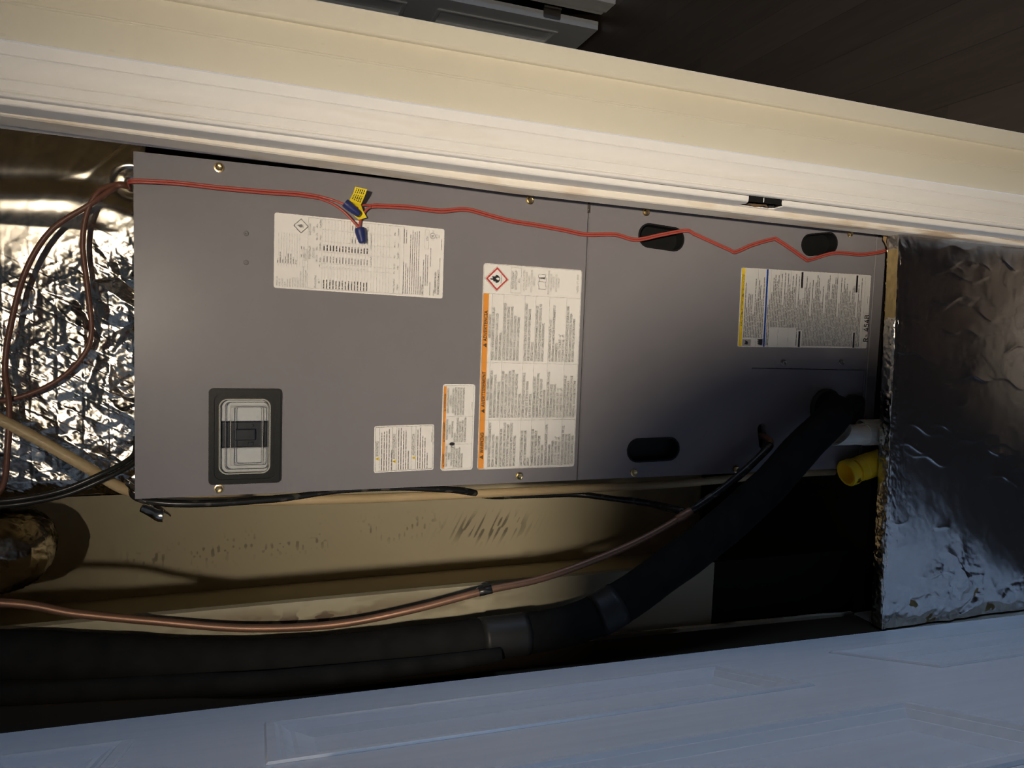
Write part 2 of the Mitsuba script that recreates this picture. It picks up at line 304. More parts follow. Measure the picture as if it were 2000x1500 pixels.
# the closet door, opened towards the camera: stiles and rails with sunk panels framed by stepped mouldings
HX, HY, HD = np.array([-0.468, -0.12]), np.array([0.332, -0.9432]), np.array([0.9432, 0.332])
def doorpt(s, t, z):
    "s along the door from the hinge, t towards the visible face"
    s, t, z = (np.asarray(a, float) for a in np.broadcast_arrays(s, t, z))
    xy = HX + s[..., None] * HY + t[..., None] * HD
    return np.stack([xy[..., 0] + 0.0250 * (z - 1.23), xy[..., 1], z], -1)
def doorbox(s0, s1, t0, t1, z0, z1, c=0.0):
    m = cbox(s0, s1, t0, t1, z0, z1, c); v = m.vertices; m.vertices = doorpt(v[:, 0], v[:, 1], v[:, 2]); m.fix_normals(); return m
DW, DT, DB = 0.76, 2.045, 0.012
cols = [(0.140, 0.322), (0.438, 0.620)]; rows = [(0.20, 0.795), (0.985, 1.560), (1.682, 1.92)]
fr = [doorbox(0, DW, -0.035, -0.010, DB, DT)]
for a, b in ((0, cols[0][0]), (cols[0][1], cols[1][0]), (cols[1][1], DW)): fr.append(doorbox(a, b, -0.0105, 0, DB, DT))
for a, b in ((DB, rows[0][0]), (rows[0][1], rows[1][0]), (rows[1][1], rows[2][0]), (rows[2][1], DT)):
    for c0, c1 in cols: fr.append(doorbox(c0 - 0.0005, c1 + 0.0005, -0.0105, 0, a, b))
add('door_1__slab', cat_(fr), 'door_paint')
info('door_1', kind='structure')
prof = [(0, 0), (0.002, 0.0022), (0.010, 0.0026), (0.014, -0.0005), (0.017, -0.0002), (0.026, -0.0060), (0.030, -0.0055), (0.048, -0.0105)]
for c0, c1 in cols:
    for r0, r1 in rows:
        V, Fc = [], []
        for d, t in prof:
            V += [(c0 + d, t, r0 + d), (c1 - d, t, r0 + d), (c1 - d, t, r1 - d), (c0 + d, t, r1 - d)]
        for k in range(len(prof) - 1):
            for a in range(4):
                b = (a + 1) % 4; Fc += [(k * 4 + a, k * 4 + b, k * 4 + 4 + b), (k * 4 + a, k * 4 + 4 + b, k * 4 + 4 + a)]
        V = np.array(V); add('door_1__panel_moulding', trimesh.Trimesh(doorpt(V[:, 0], V[:, 1] + 0.0002, V[:, 2]), Fc, process=False), 'door_paint', uniq=True)

# the far doorway with an open door, its hinge and casing
info('door_2', kind='structure')
f2 = [cbox(1.530, 1.560, 2.222, 2.980, 0.012, 2.04)]
for a, b in ((2.222, 2.325), (2.480, 2.720), (2.875, 2.980)): f2.append(cbox(1.520, 1.5305, a, b, 0.012, 2.04))
for a, b in ((0.012, 0.185), (0.795, 0.945), (1.62, 1.72), (1.93, 2.04)):
    for c0, c1 in ((2.324, 2.481), (2.719, 2.876)): f2.append(cbox(1.520, 1.5305, c0, c1, a, b))
add('door_2__slab', cat_(f2), 'door_paint')
for c0, c1 in ((2.325, 2.480), (2.720, 2.875)):
    for r0, r1 in ((0.185, 0.795), (0.945, 1.62), (1.72, 1.93)):
        ring = [cbox(1.514, 1.531, c0 - 0.004, c0 + 0.014, r0 - 0.004, r1 + 0.004, 0.003), cbox(1.514, 1.531, c1 - 0.014, c1 + 0.004, r0 - 0.004, r1 + 0.004, 0.003),
                cbox(1.514, 1.531, c0 - 0.004, c1 + 0.004, r0 - 0.004, r0 + 0.014, 0.003), cbox(1.514, 1.531, c0 - 0.004, c1 + 0.004, r1 - 0.014, r1 + 0.004, 0.003)]
        add('door_2__panel_moulding', cat_(ring), 'door_paint', uniq=True)
for z in (0.26, 1.05, 1.80):
    leaf = cat_([extr(rrect(1.528, 1.578, z - 0.045, z + 0.045, 0.010), 2.222, 2.2195), trimesh.creation.cylinder(0.006, 0.09, sections=16, transform=trimesh.transformations.translation_matrix((1.577, 2.214, z)))])
    add('door_2__hinge', leaf, 'zinc', 30, label='dull metal butt hinge', uniq=True)
add('trim_6', cat_([cbox(1.590, 1.610, 2.065, 2.215, 0, 2.06, 0.002), cbox(1.5801, 1.591, 2.065, 2.165, 0, 2.05, 0.002)]), 'trim_paint', kind='structure')
add('trim_7', loft([(1.597, 2.080), (1.597, 2.068), (1.603, 2.064), (1.606, 2.066), (1.612, 2.062), (1.640, 2.058), (1.645, 2.060), (1.662, 2.056), (1.665, 2.080)], [0, 1, 2.12], lambda i, z: 0.0), 'trim_paint', kind='structure')

# ------------------------------------------------------------------ air handler
AH = 'air_handler'
info(AH, 'tall taupe metal air handler cabinet with warning labels behind the white door frame', 'air handler')
add(AH + '__cabinet', cat_([cbox(-0.2225, 0.2225, 0.022, 0.545, 0.462, 1.72, 0.002), cbox(-0.2225, -0.2205, 0.004, 0.03, 0.462, 1.72), cbox(0.2205, 0.2225, 0.004, 0.03, 0.462, 1.72), cbox(-0.2225, 0.2225, 0.004, 0.03, 1.708, 1.72)]), 'cabinet_paint')
# openings in the panels
winhole = rrect(-0.1935, -0.0905, 1.553, 1.6187, 0.011)
hA, hB, hC = stadium((0.1767, 0.9735), (0.1742, 0.9269), 0.0190), stadium((0.1862, 0.6443), (0.1925, 0.603), 0.0190), stadium((-0.1769, 0.9750), (-0.1757, 0.9149), 0.0195)
sub = sbox(-0.2228, 0.4965, -0.0365, 0.7530)
add(AH + '__upper_panel', extr(sbox(-0.2225, 1.0852, 0.2225, 1.7195).difference(winhole), 0.014, 0.0), 'cabinet_paint')
low = sbox(-0.2225, 0.4935, 0.2225, 1.0826).difference(hA).difference(hB).difference(hC).difference(sub.buffer(0.0012, join_style=2))
add(AH + '__lower_panel', extr(low, 0.014, 0.0008), 'cabinet_paint')
add(AH + '__lower_panel__edge_lip', cat_([cbox(-0.2225, 0.205, -0.0012, 0.012, 1.0822, 1.0834, 0.0003)]), 'cabinet_paint', label='bright folded edge')
add(AH + '__seam_shadow_gap', cbox(-0.222, 0.222, 0.012, 0.020, 1.080, 1.088), 'cabinet_dark')
slot = stadium((-0.1444, 0.7235), (-0.1721, 0.718), 0.0095)
add(AH + '__coil_panel', extr(sub.intersection(sbox(-0.2225, 0, 1, 1)).difference(slot).difference(Point(-0.1072, 0.583).buffer(0.02)), 0.016, 0.0026), 'cabinet_paint', label='smaller removable plate around the refrigerant lines')
add(AH + '__base_rail', cat_([cbox(-0.2225, 0.2225, 0.004, 0.03, 0.462, 0.4905, 0.001), cbox(-0.2225, 0.2225, -0.0006, 0.012, 0.4895, 0.4912, 0.0004)]), 'cabinet_paint')
add(AH + '__slot_liner', extr(slot.buffer(0.001), 0.022, 0.0185), 'handle_black', label='black cable slot')
for h in (hA, hB, hC):
    cup = cat_([extr(h.buffer(0.0008).difference(h.buffer(-0.0018)), 0.020, -0.0008), extr(h, 0.021, 0.0185)])
    add(AH + '__hand_hold', cup, 'handle_black', label='recessed black oval hand hold', uniq=True)
# screws
def hexscrew(x, z, m, r=0.0048, y=0.0):
    w = lathe([(0, 0), (r * 1.35, 0), (r * 1.35, 0.0008), (r * 1.05, 0.0011), (0, 0.0011)], 20, (x, y, z))
    h = lathe([(0, 0.001), (r, 0.001), (r, 0.0040), (r * 0.82, 0.0048), (r * 0.55, 0.0044), (0, 0.0041)], 6, (x, y, z))
    return add(AH + '__screw', cat_([w, h]), m, uniq=True, label='brass coloured hex screw' if m == 'brass_screw' else 'dull steel screw')
for x, z in ((0.2135, 1.6197), (0.2132, 1.1832), (0.2138, 0.9812), (0.2135, 0.5559), (-0.2135, 1.6181), (-0.2122, 1.1845), (-0.2138, 0.9807), (-0.2146, 0.7767)): hexscrew(x, z, 'brass_screw')
for x, z in ((-0.0249, 0.6877), (-0.0224, 0.5553)): hexscrew(x, z, 'steel_screw', 0.0040)
for x, z in ((0.1308, 1.5859), (0.0923, 1.5857)):
    add(AH + '__rivet', lathe([(0, 0), (0.0033, 0), (0.0028, 0.0012), (0.0013, 0.0017), (0.0012, 0.0008), (0, 0.0008)], 16, (x, 0, z)), 'cabinet_paint', True, uniq=True)
add(AH + '__seam_clip', cat_([cbox(0.203, 0.217, -0.0015, 0.010, 1.0815, 1.0865, 0.0005), cbox(0.206, 0.209, -0.003, 0.004, 1.0825, 1.0855, 0.0004)]), 'zinc', label='small metal clip in the seam')
# breaker window: black gasket frame, two breakers behind a raised clear cover
BW = AH + '__breaker_window'
fo, fi = rrect(-0.2074, -0.0764, 1.5384, 1.6313, 0.006), rrect(-0.1930, -0.0910, 1.5535, 1.6182, 0.011)
mid = rrect(-0.2005, -0.0835, 1.5455, 1.6245, 0.010)
add(BW + '__gasket_frame', cat_([extr(fo.difference(fi), 0.0, -0.0022), extr(fo.buffer(-0.002).difference(mid), 0.0, -0.0040), extr(mid.buffer(-0.003).difference(fi), 0.0, -0.0030)]), 'gasket_black', label='black rubber gasket frame')
add(BW + '__back', extr(fi, 0.0145, 0.013), 'breaker_black')
for xa, xb in ((-0.192, -0.1582), (-0.1218, -0.092)): add(BW + '__breaker', cbox(xa, xb, 0.002, 0.0128, 1.5545, 1.6172, 0.0012), 'breaker_grey', uniq=True, label='pale grey breaker')
add(BW + '__handle_block', cat_([cbox(-0.1575, -0.1225, 0.0035, 0.0128, 1.5545, 1.6172, 0.001), cbox(-0.148, -0.132, -0.001, 0.004, 1.572, 1.600, 0.0015), cbox(-0.1550, -0.1505, 0.002, 0.0045, 1.575, 1.582, 0.0005), cbox(-0.1300, -0.1255, 0.002, 0.0045, 1.575, 1.578, 0.0005)]), 'breaker_black', label='black breaker toggles')
def ringloft(loops):
    V, Fc = [], []
    n = len(loops[0])
    for l in loops: V += l
    for k in range(len(loops) - 1):
        for a in range(n):
            b = (a + 1) % n; Fc += [(k * n + a, k * n + b, (k + 1) * n + b), (k * n + a, (k + 1) * n + b, (k + 1) * n + a)]
    V.append(tuple(np.mean(loops[-1], axis=0))); c = len(V) - 1
    for a in range(n): Fc.append(((len(loops) - 1) * n + a, (len(loops) - 1) * n + (a + 1) % n, c))
    return trimesh.Trimesh(V, Fc, process=False)
def rr_loop(x0, x1, z0, z1, r, y, n=7):
    out = []
    for cx, cz, a0 in ((x1 - r, z1 - r, 0), (x0 + r, z1 - r, 90), (x0 + r, z0 + r, 180), (x1 - r, z0 + r, 270)):
        for a in np.linspace(a0, a0 + 90, n): out.append((cx + r * math.cos(math.radians(a)), y, cz + r * math.sin(math.radians(a))))
    return out
lens = ringloft([rr_loop(-0.1930, -0.0910, 1.5535, 1.6182, 0.011, -0.0030), rr_loop(-0.1905, -0.0935, 1.5560, 1.6158, 0.010, -0.0040), rr_loop(-0.1822, -0.0985, 1.5600, 1.6065, 0.003, -0.0042),
                 rr_loop(-0.1800, -0.1005, 1.5625, 1.6040, 0.003, -0.0135), rr_loop(-0.1785, -0.1020, 1.5640, 1.6025, 0.002, -0.0145)])
mat('edge_reflection_pale', (0.42, 0.41, 0.35), 0.15, 0.6)  # opaque pale colour standing for reflections on the clear bevels
def rim(o, i, y, h=0.0006): return extr(rrect(*o).difference(rrect(*i)), y + h, y)
add(BW + '__cover_rim_reflection', rim((-0.1935, -0.0905, 1.5530, 1.6187, 0.011), (-0.1912, -0.0928, 1.5555, 1.6162, 0.009), -0.0034), 'edge_reflection_pale', label='opaque pale ring painted as the reflection on the clear flange')
add(BW + '__cover_rim_reflection_001', rim((-0.1868, -0.0945, 1.5560, 1.6110, 0.006), (-0.1858, -0.0955, 1.5570, 1.6100, 0.006), -0.0048), 'cabinet_dark')  # dark line painted beside the pale rim reflection
rect_ = ((-0.1800, -0.1005, 1.5625, 1.6040, 0.003), (-0.1791, -0.1014, 1.5634, 1.6031, 0.002))
add(BW + '__cover_edge_reflection', rim(*rect_, -0.0142), 'edge_reflection_pale', label='opaque pale lines painted as reflections on the raised centre edges')
add(BW + '__cover_edge_reflection_001', rim((-0.1785, -0.1020, 1.5645, 1.5985, 0.002), (-0.1779, -0.1026, 1.5651, 1.5979, 0.002), -0.0060), 'cabinet_dark')  # dark inner line, also a painted reflection of the cover
add(BW + '__clear_cover', lens, 'clear_plastic', label='clear plastic cover with a raised centre')
# rubber seal of the suction line and plug of the second port
add(AH + '__line_grommet', lathe([(0, 0.0), (0.036, 0.0), (0.036, 0.004), (0.033, 0.008), (0.028, 0.009), (0, 0.009)], 32, (-0.1072, 0.0024, 0.583)), 'rubber_black', 40, label='round black rubber grommet')
add(AH + '__port_plug', cat_([extr(rrect(-0.129, -0.083, 0.499, 0.540, 0.014), 0.0026, -0.008), lathe([(0, 0.012), (0.009, 0.012), (0.010, 0.009), (0.013, 0.009), (0.014, 0.0135), (0.0155, 0.0135), (0.0165, 0.008), (0, 0.008)][::-1], 24, (-0.1055, 0.0024, 0.5196))]), 'rubber_black', 30, label='black rubber plug with a round ring')

# ------------------------------------------------------------------ labels
_tx = {}
def glyphs(s, bold):
    k = (s, bold)
    if k not in _tx:
        m = meshkit.text_mesh(s, 1.0, 0.1, bold); keep = m.face_normals[:, 2] > 0.5
        f = m.faces[keep]; u, inv = np.unique(f, return_inverse=True)
        _tx[k] = (m.vertices[u][:, :2].copy(), inv.reshape(-1, 3))
    return _tx[k]
class Sheet:
    "a sticker: origin at its upper left corner, u to the right, v down (metres)"
    def __init__(s, key, tl, tr, bl, base='label_white', r=0.003, label=None, y=-0.0008):
        s.key, s.y = key, y; s.o = np.array(tl); tr, bl = np.array(tr), np.array(bl)
        s.w, s.h = np.linalg.norm(tr - s.o), np.linalg.norm(bl - s.o); s.eu, s.ev = (tr - s.o) / s.w, (bl - s.o) / s.h
        m = trimesh.creation.extrude_polygon(rrect(0, s.w, 0, s.h, r), 0.0006, engine='earcut'); v = m.vertices
        xz = s.o + v[:, :1] * s.eu + v[:, 1:2] * s.ev
        m.vertices = np.column_stack([xz[:, 0], y + 0.0006 - v[:, 2], xz[:, 1]]); m.fix_normals()
        add(key, m, base, label=label); s.ink = {}
    def _put(s, ink, uv, f, lift=0):
        s.ink.setdefault(ink, []).append((np.asarray(uv, float), np.asarray(f), lift))
    def text(s, txt, u, v, h, ink='ink_black', sx=0.8, bold=False, anchor='l', width=None):
        "baseline at v; capitals h tall"
        vv, ff = glyphs(txt, bold); w = (vv[:, 0].max()) * h * sx
        if width: sx *= min(1.0, width / w) if width > 0 else 1; w = vv[:, 0].max() * h * sx
        u0 = u - (w if anchor == 'r' else w / 2 if anchor == 'c' else 0)
        s._put(ink, np.column_stack([u0 + vv[:, 0] * h * sx, v - vv[:, 1] * h]), ff, 1)
    def rect(s, u0, v0, u1, v1, ink='ink_line', lift=0): s._put(ink, [(u0, v0), (u1, v0), (u1, v1), (u0, v1)], [(0, 1, 2), (0, 2, 3)], lift)
    def hline(s, v, u0=0, u1=None, t=0.0004, ink='ink_line'): s.rect(u0, v - t / 2, s.w if u1 is None else u1, v + t / 2, ink)
    def vline(s, u, v0=0, v1=None, t=0.0004, ink='ink_line'): s.rect(u - t / 2, v0, u + t / 2, s.h if v1 is None else v1, ink)
    def frame(s, u0, v0, u1, v1, t=0.0004, ink='ink_line'):
        s.hline(v0, u0, u1, t, ink); s.hline(v1, u0, u1, t, ink); s.vline(u0, v0, v1, t, ink); s.vline(u1, v0, v1, t, ink)
    def poly(s, pts, ink='ink_black', lift=1):
        p = Polygon(pts) if not hasattr(pts, 'geom_type') else pts
        for g in getattr(p, 'geoms', [p]):
            vv, ff = trimesh.creation.triangulate_polygon(g, engine='earcut'); s._put(ink, vv, ff, lift)
    def words(s, u0, v, u1, h, ink='ink_grey', fill=0.55, sd=None, ragged=0.2):
        "a line of print too small to read: word-long marks"
        r = sd or R_; end = u1 - r.random() * ragged * (u1 - u0); u = u0
        while u < end:
            w = min(h * r.choice((1.2, 2.0, 2.8, 3.6, 4.6)), end - u)
            s.rect(u, v - h * fill, u + w, v, ink, 1); u += w + h * 0.55
    def warn(s, u, v, h, ink='ink_black', mark='ink_orange'):
        s.poly([(u, v), (u + h * 1.15, v), (u + h * 0.575, v - h)], ink, 1)
        s.rect(u + h * 0.52, v - h * 0.66, u + h * 0.63, v - h * 0.28, mark, 2); s.rect(u + h * 0.52, v - h * 0.2, u + h * 0.63, v - h * 0.09, mark, 2)
    def flame(s, u, v, h, ink='ink_black'):
        q = [(0, 0), (.16, .04), (.30, .16), (.36, .34), (.27, .46), (.25, .34), (.20, .50), (.22, .66), (.12, .80), (.10, .62), (.02, .72), (-.02, 1.0), (-.10, .78), (-.09, .60), (-.18, .66), (-.24, .50), (-.20, .38), (-.30, .46), (-.36, .30), (-.28, .12), (-.14, .03)]
        s.poly(Polygon([(u + a * h, v - b * h) for a, b in q]).difference(Polygon([(u + a * h, v - b * h) for a, b in [(0, .02), (.12, .12), (.10, .28), (.03, .42), (-.06, .28), (-.12, .14)]])), ink)
    NAMES = dict(ink_black='lettering', ink_grey='fine_print', ink_line='ruled_lines', ink_orange='orange_band', ink_yellow='yellow_band', ink_blue='blue_band', ink_red='red_diamond', label_white='white_fill')
    def done(s):
        for ink, parts in s.ink.items():
            V, Fc, n = [], [], 0
            for uv, f, lift in parts:
                xz = s.o + uv[:, :1] * s.eu + uv[:, 1:2] * s.ev
                V.append(np.column_stack([xz[:, 0], np.full(len(uv), s.y - 0.0003 - 0.0003 * lift), xz[:, 1]])); Fc.append(f + n); n += len(uv)
            add(s.key + '__' + s.NAMES[ink], trimesh.Trimesh(np.vstack(V), np.vstack(Fc), process=False), ink, kind='stuff' if len(parts) > 1 else None)

# rating plate
L = Sheet(AH + '__rating_label', (0.0608, 1.5508), (0.1617, 1.5506), (0.0577, 1.3155), label='large white rating plate with a printed table')
rd = random.Random(3)
names = ['PRODUCT NO.', 'MODEL NO.', 'SERIAL NO.', 'VOLTS', 'MOTOR HP', 'MOTOR FLA', 'PHASE/HERTZ', 'TEST STATIC', 'REFRIGERANT', 'DISCHARGE PRESSURE', 'MAXIMUM CHARGE PRESSURE', 'DATE OF MANUFACTURE']
for i, t in enumerate(names):
    v = 0.0050 + i * 0.00342
    L.text(t, 0.0025, v, 0.0019, sx=0.75, ink='ink_grey'); L.hline(v + 0.0009, 0.030, 0.075 if i < 9 else 0.055, 0.00022)
    if i < 8: L.words(0.034, v, 0.034 + rd.choice((0.006, 0.010, 0.016)), 0.0018, sd=rd)
for u in (0.044, 0.055):
    for v in (0.0358, 0.0392): L.words(u, v, u + 0.004, 0.0018, sd=rd)
L.frame(0.040, 0.0385, 0.055, 0.0425); L.text('DRY R.R.', 0.0415, 0.0418, 0.0018, ink='ink_grey')
d = 0.0100; cu, cv = 0.086, 0.0345
for k, ink in ((1.0, 'ink_black'), (0.89, 'label_white')): L.poly([(cu - d * k, cv), (cu, cv - d * k), (cu + d * k, cv), (cu, cv + d * k)], ink, 1 if k == 1 else 2)
L._put('ink_grey', [(cu - 0.003, cv + 0.003), (cu + 0.003, cv + 0.003), (cu + 0.003, cv + 0.0034), (cu - 0.003, cv + 0.0034)], [(0, 1, 2), (0, 2, 3)], 3)
q = [(0, 0), (.28, .18), (.34, .42), (.22, .5), (.18, .8), (.0, 1.0), (-.06, .7), (-.2, .72), (-.32, .4), (-.24, .12)]
L.poly([(cu + a * 0.0075, cv + 0.0025 - b * 0.0075) for a, b in q], 'ink_grey', 3)
t0, t1, tb = 0.0440, 0.0615, 0.1575
L.frame(0.0025, t0, 0.0985, 0.176, 0.00035)
L.text('Single Circuit', 0.042, 0.0475, 0.0026, sx=0.8); L.text('Dual Circuit', 0.075, 0.0475, 0.0026, sx=0.8); L.text('L1/L2 (L3)', 0.044, 0.0525, 0.0026); L.text('L3/L4', 0.079, 0.0525, 0.0026)
L.text('Electric Heat', 0.0035, 0.0555, 0.0026); L.text('Kit *', 0.010, 0.0605, 0.0026)
for u, a, b in ((0.039, 'Min. Cir.', 'Amps'), (0.055, 'Max', 'Fuse/Brkr.'), (0.069, 'Min. Cir.', 'Amps'), (0.086, 'Max', 'Fuse/Brkr.')):
    L.text(a, u, 0.0568, 0.0024, sx=0.75); L.text(b, u, 0.0612, 0.0024, sx=0.72)
L.text('PH', 0.0325, 0.0612, 0.0024)
for i in range(23):
    v = 0.0626 + i * 0.00422; L.hline(v, 0.0025, 0.0985, 0.00022)
    if i < 15:
        b = v + 0.0034
        L.words(0.0035, b, 0.016, 0.0021, ink='ink_black', sd=rd, ragged=0.05); L.rect(0.0331, b - 0.0017, 0.0335, b, 'ink_grey', 1)
        L.words(0.0395, b, 0.048, 0.0020, ink='ink_grey', sd=rd, ragged=0.05); L.words(0.0555, b, 0.0635, 0.0021, ink='ink_black', fill=0.7, sd=rd, ragged=0.05)
        if i in (9, 10, 13, 14): L.words(0.069, b, 0.077, 0.0020, ink='ink_grey', sd=rd, ragged=0.05); L.words(0.0865, b, 0.093, 0.0020, ink='ink_grey', sd=rd, ragged=0.05)
for u in (0.0315, 0.038, 0.0535, 0.068, 0.084): L.vline(u, t1, 0.1595, 0.00022)
L.text('L1/L2 (L3)', 0.039, 0.1307, 0.0025); L.text('L3/L4 and L5/L6 *', 0.063, 0.1307, 0.0025, sx=0.75)
L.text('Factory Installed', 0.0035, 0.1640, 0.0024, sx=0.75); L.text('Heater', 0.008, 0.1690, 0.0024, sx=0.75); L.text('PH', 0.0305, 0.1640, 0.0024)
for u, a, b in ((0.037, 'Min. Cir.', 'Amps'), (0.052, 'Max', 'Fuse/Brkr.'), (0.068, 'Min. Cir.', 'Amps'), (0.085, 'Max', 'Fuse/Brkr.')): L.text(a, u, 0.1640, 0.0023, sx=0.72); L.text(b, u, 0.1690, 0.0023, sx=0.72)
L.hline(0.1705, 0.0025, 0.0985, 0.00025)
for i in range(9):
    L.words(0.0035, 0.1770 + i * 0.0031, 0.0985 if 2 < i < 8 else rd.uniform(0.03, 0.06), 0.0017, sd=rd, ragged=0.12)
    if i < 2: L.words(0.075, 0.1770 + i * 0.0031, 0.0985, 0.0017, sd=rd, ragged=0.2)
L.text('CAUTION', 0.0025, 0.2062, 0.0030, sx=0.8, bold=True)
for i in range(3): L.words(0.017, 0.2060 + i * 0.0030, 0.062, 0.0017, sd=rd, ragged=0.2)
L.frame(0.070, 0.2065, 0.0975, 0.2125, 0.0003); L.text('TXV', 0.0815, 0.2112, 0.0030, sx=0.8)
L.words(0.0035, 0.2160, 0.024, 0.0015, sd=rd, ragged=0.1); L.words(0.045, 0.2160, 0.072, 0.0015, sd=rd, ragged=0.1); L.words(0.0035, 0.2215, 0.012, 0.0015, sd=rd)
ring = Point(0.0895, 0.2180).buffer(0.0042).difference(Point(0.0895, 0.2180).buffer(0.0037)); L.poly(ring, 'ink_black')
L.text('U', 0.0872, 0.2185, 0.0032, bold=True); L.text('L', 0.0893, 0.2200, 0.0032, bold=True); L.text('C', 0.0830, 0.2195, 0.0018); L.text('US', 0.0945, 0.2195, 0.0018)
L.text('LISTED', 0.0855, 0.2248, 0.0018); L.words(0.087, 0.2275, 0.092, 0.0012, sd=rd)
L.text('ENGINEERED IN USA', 0.0070, 0.2250, 0.0028, sx=0.8, bold=True); L.text('ASSEMBLED IN MEXICO', 0.0050, 0.2296, 0.0028, sx=0.8, bold=True); L.words(0.042, 0.2300, 0.060, 0.0012, sd=rd); L.words(0.070, 0.2318, 0.090, 0.0012, sd=rd)
L.done()

# three-language notice with small yellow triangles
L = Sheet(AH + '__notice_label', (-0.1988, 1.4106), (-0.1303, 1.4112), (-0.1971, 1.3222), label='small white notice in three sections with yellow triangles')
L.frame(0.0018, 0.0018, L.w - 0.0018, L.h - 0.0018, 0.0005, 'ink_grey')
rows3 = [(0.0, 0.0078, 'WARNING', 0.024), (0.0262, 0.0325, 'AVERTISSEMENT', 0.019), (0.0545, 0.0610, 'ADVERTENCIA', 0.023)]
rd = random.Random(5)
for a, b, t, u in rows3:
    if a: L.hline(a, 0.0018, L.w - 0.0018, 0.0004, 'ink_grey')
    L.hline(b, 0.0018, L.w - 0.0018, 0.0004, 'ink_grey')
    L.text(t, u, b - 0.0016, 0.0040, sx=0.82)
    L.poly([(u - 0.0062, b - 0.0010), (u - 0.0008, b - 0.0010), (u - 0.0035, b - 0.0058)], 'ink_yellow'); L.rect(u - 0.0038, b - 0.0043, u - 0.0032, b - 0.0018, 'ink_black', 2)
    for i in range(5): L.words(0.0030, b + 0.0036 + i * 0.0036, L.w - (0.014 if a > 0.05 and i > 1 else 0.004), 0.0023, sd=rd, ragged=0.16 if i < 4 else 0.6)
L.words(0.042, L.h - 0.0035, 0.060, 0.0012, sd=rd)
L.done()

# electric shock warning
L = Sheet(AH + '__shock_label', (-0.1992, 1.3115), (-0.0683, 1.3111), (-0.1992, 1.2613), r=0.0045, label='narrow orange topped electric shock warning')
L.rect(0.0035, 0.0016, L.w - 0.0035, 0.0058, 'ink_orange'); L.frame(0.0025, 0.0016, L.w - 0.0025, L.h - 0.0025, 0.0003, 'ink_grey')
u1, u2 = 0.0400, 0.0820
for u in (u1, u2): L.vline(u, 0.0016, L.h - 0.0025, 0.0003, 'ink_grey')
for u, t in ((0.006, 'WARNING'), (u1 + 0.0035, 'AVERTISSEMENT'), (u2 + 0.008, 'ADVERTENCIA')):
    L.warn(u, 0.0053, 0.0028); L.text(t, u + 0.0045, 0.0050, 0.0026, sx=0.85, bold=True)
for (ua, ub), lines in zip(((0.004, u1), (u1 + 0.003, u2), (u2 + 0.002, L.w - 0.003)), (
    ['ELECTRICAL SHOCK HAZARD', 'WARNING', 'RISK OF ELECTRIC SHOCK', 'CAN CAUSE INJURY OR DEATH', 'DISCONNECT ALL REMOTE', 'ELECTRIC POWER SUPPLIES', 'BEFORE SERVICING.'],
    ["RISQUE D'ÉLECTROCUTION", 'ATTENTION', 'RISQUE DE DÉCHARGE', 'ÉLECTRIQUE', 'POUVANT CAUSER DES BLESSURES', 'OU LA MORT. DÉCONNECTEZ', 'TOUTES LES ALIMENTATIONS', "ÉLECTRIQUES AVANT L'ENTRETIEN"],
    ['RIESGO DE DESCARGA ELÉCTRICA', 'ADVERTENCIA', 'RIESGO DE DESCARGA ELÉCTRICA', 'PUEDE CAUSAR LESIONES O LA MUERTE', 'DESCONECTE TODAS LAS FUENTES DE', 'ALIMENTACIÓN ELÉCTRICA REMOTAS', 'ANTES DE REALIZAR EL MANTENIMIENTO'])):
    for i, t in enumerate(lines): L.text(t, (ua + ub) / 2 if i < 3 else ua, 0.0096 + i * 0.0040, 0.0027, 'ink_black', 0.60, bold=True, anchor='c' if i < 3 else 'l', width=ub - ua - 0.002)
hand = Point(0.0405, 0.0165).buffer(0.0030, quad_segs=5); L.poly(affinity.scale(hand, 0.9, 1.4), 'ink_black', 2)
L.poly([(0.0345, 0.0185), (0.0372, 0.0145), (0.0378, 0.0150), (0.0352, 0.0190)], 'ink_black', 2)
L.words(u2 + 0.012, L.h - 0.004, u2 + 0.022, 0.0012)
L.done()

# large fire warning
L = Sheet(AH + '__fire_label', (-0.1993, 1.2536), (0.1137, 1.2537), (-0.1998, 1.0912), r=0.004, label='widest white warning with orange band and red flame diamond')
W0 = L.w; c1, c2, c3 = 0.243 * W0, 0.525 * W0, 0.857 * W0
vr = [0.0008, 0.0098, 0.0150, 0.0335, 0.0680, 0.0860, 0.1092, 0.1380, L.h - 0.0014]
L.rect(0.0014, 0.0010, c3, vr[1], 'ink_orange'); L.frame(0.0012, 0.0010, W0 - 0.0012, L.h - 0.0012, 0.0004)
for u in (c1, c2, c3): L.vline(u, 0.001, L.h - 0.0012, 0.0004)
for v in vr[2:-1]: L.hline(v, 0.0012, c3, 0.0004)
heads = [((0, c1), 'WARNING', 'RISK OF FIRE'), ((c1, c2), 'AVERTISSEMENT', "RISQUE D'INCENDIE"), ((c2, c3), 'ADVERTENCIA', 'RIESGO DE INCENDIO')]
for (a, b), t, s2 in heads:
    vv, _ = glyphs(t, True); w = vv[:, 0].max() * 0.0052 * 0.9; m = (a + b) / 2 + 0.003
    L.text(t, m, 0.0082, 0.0052, sx=0.9, bold=True, anchor='c'); L.warn(m - w / 2 - 0.0090, 0.0082, 0.0056)
    L.text(s2, m, 0.0140, 0.0034, sx=0.70, bold=True, anchor='c')
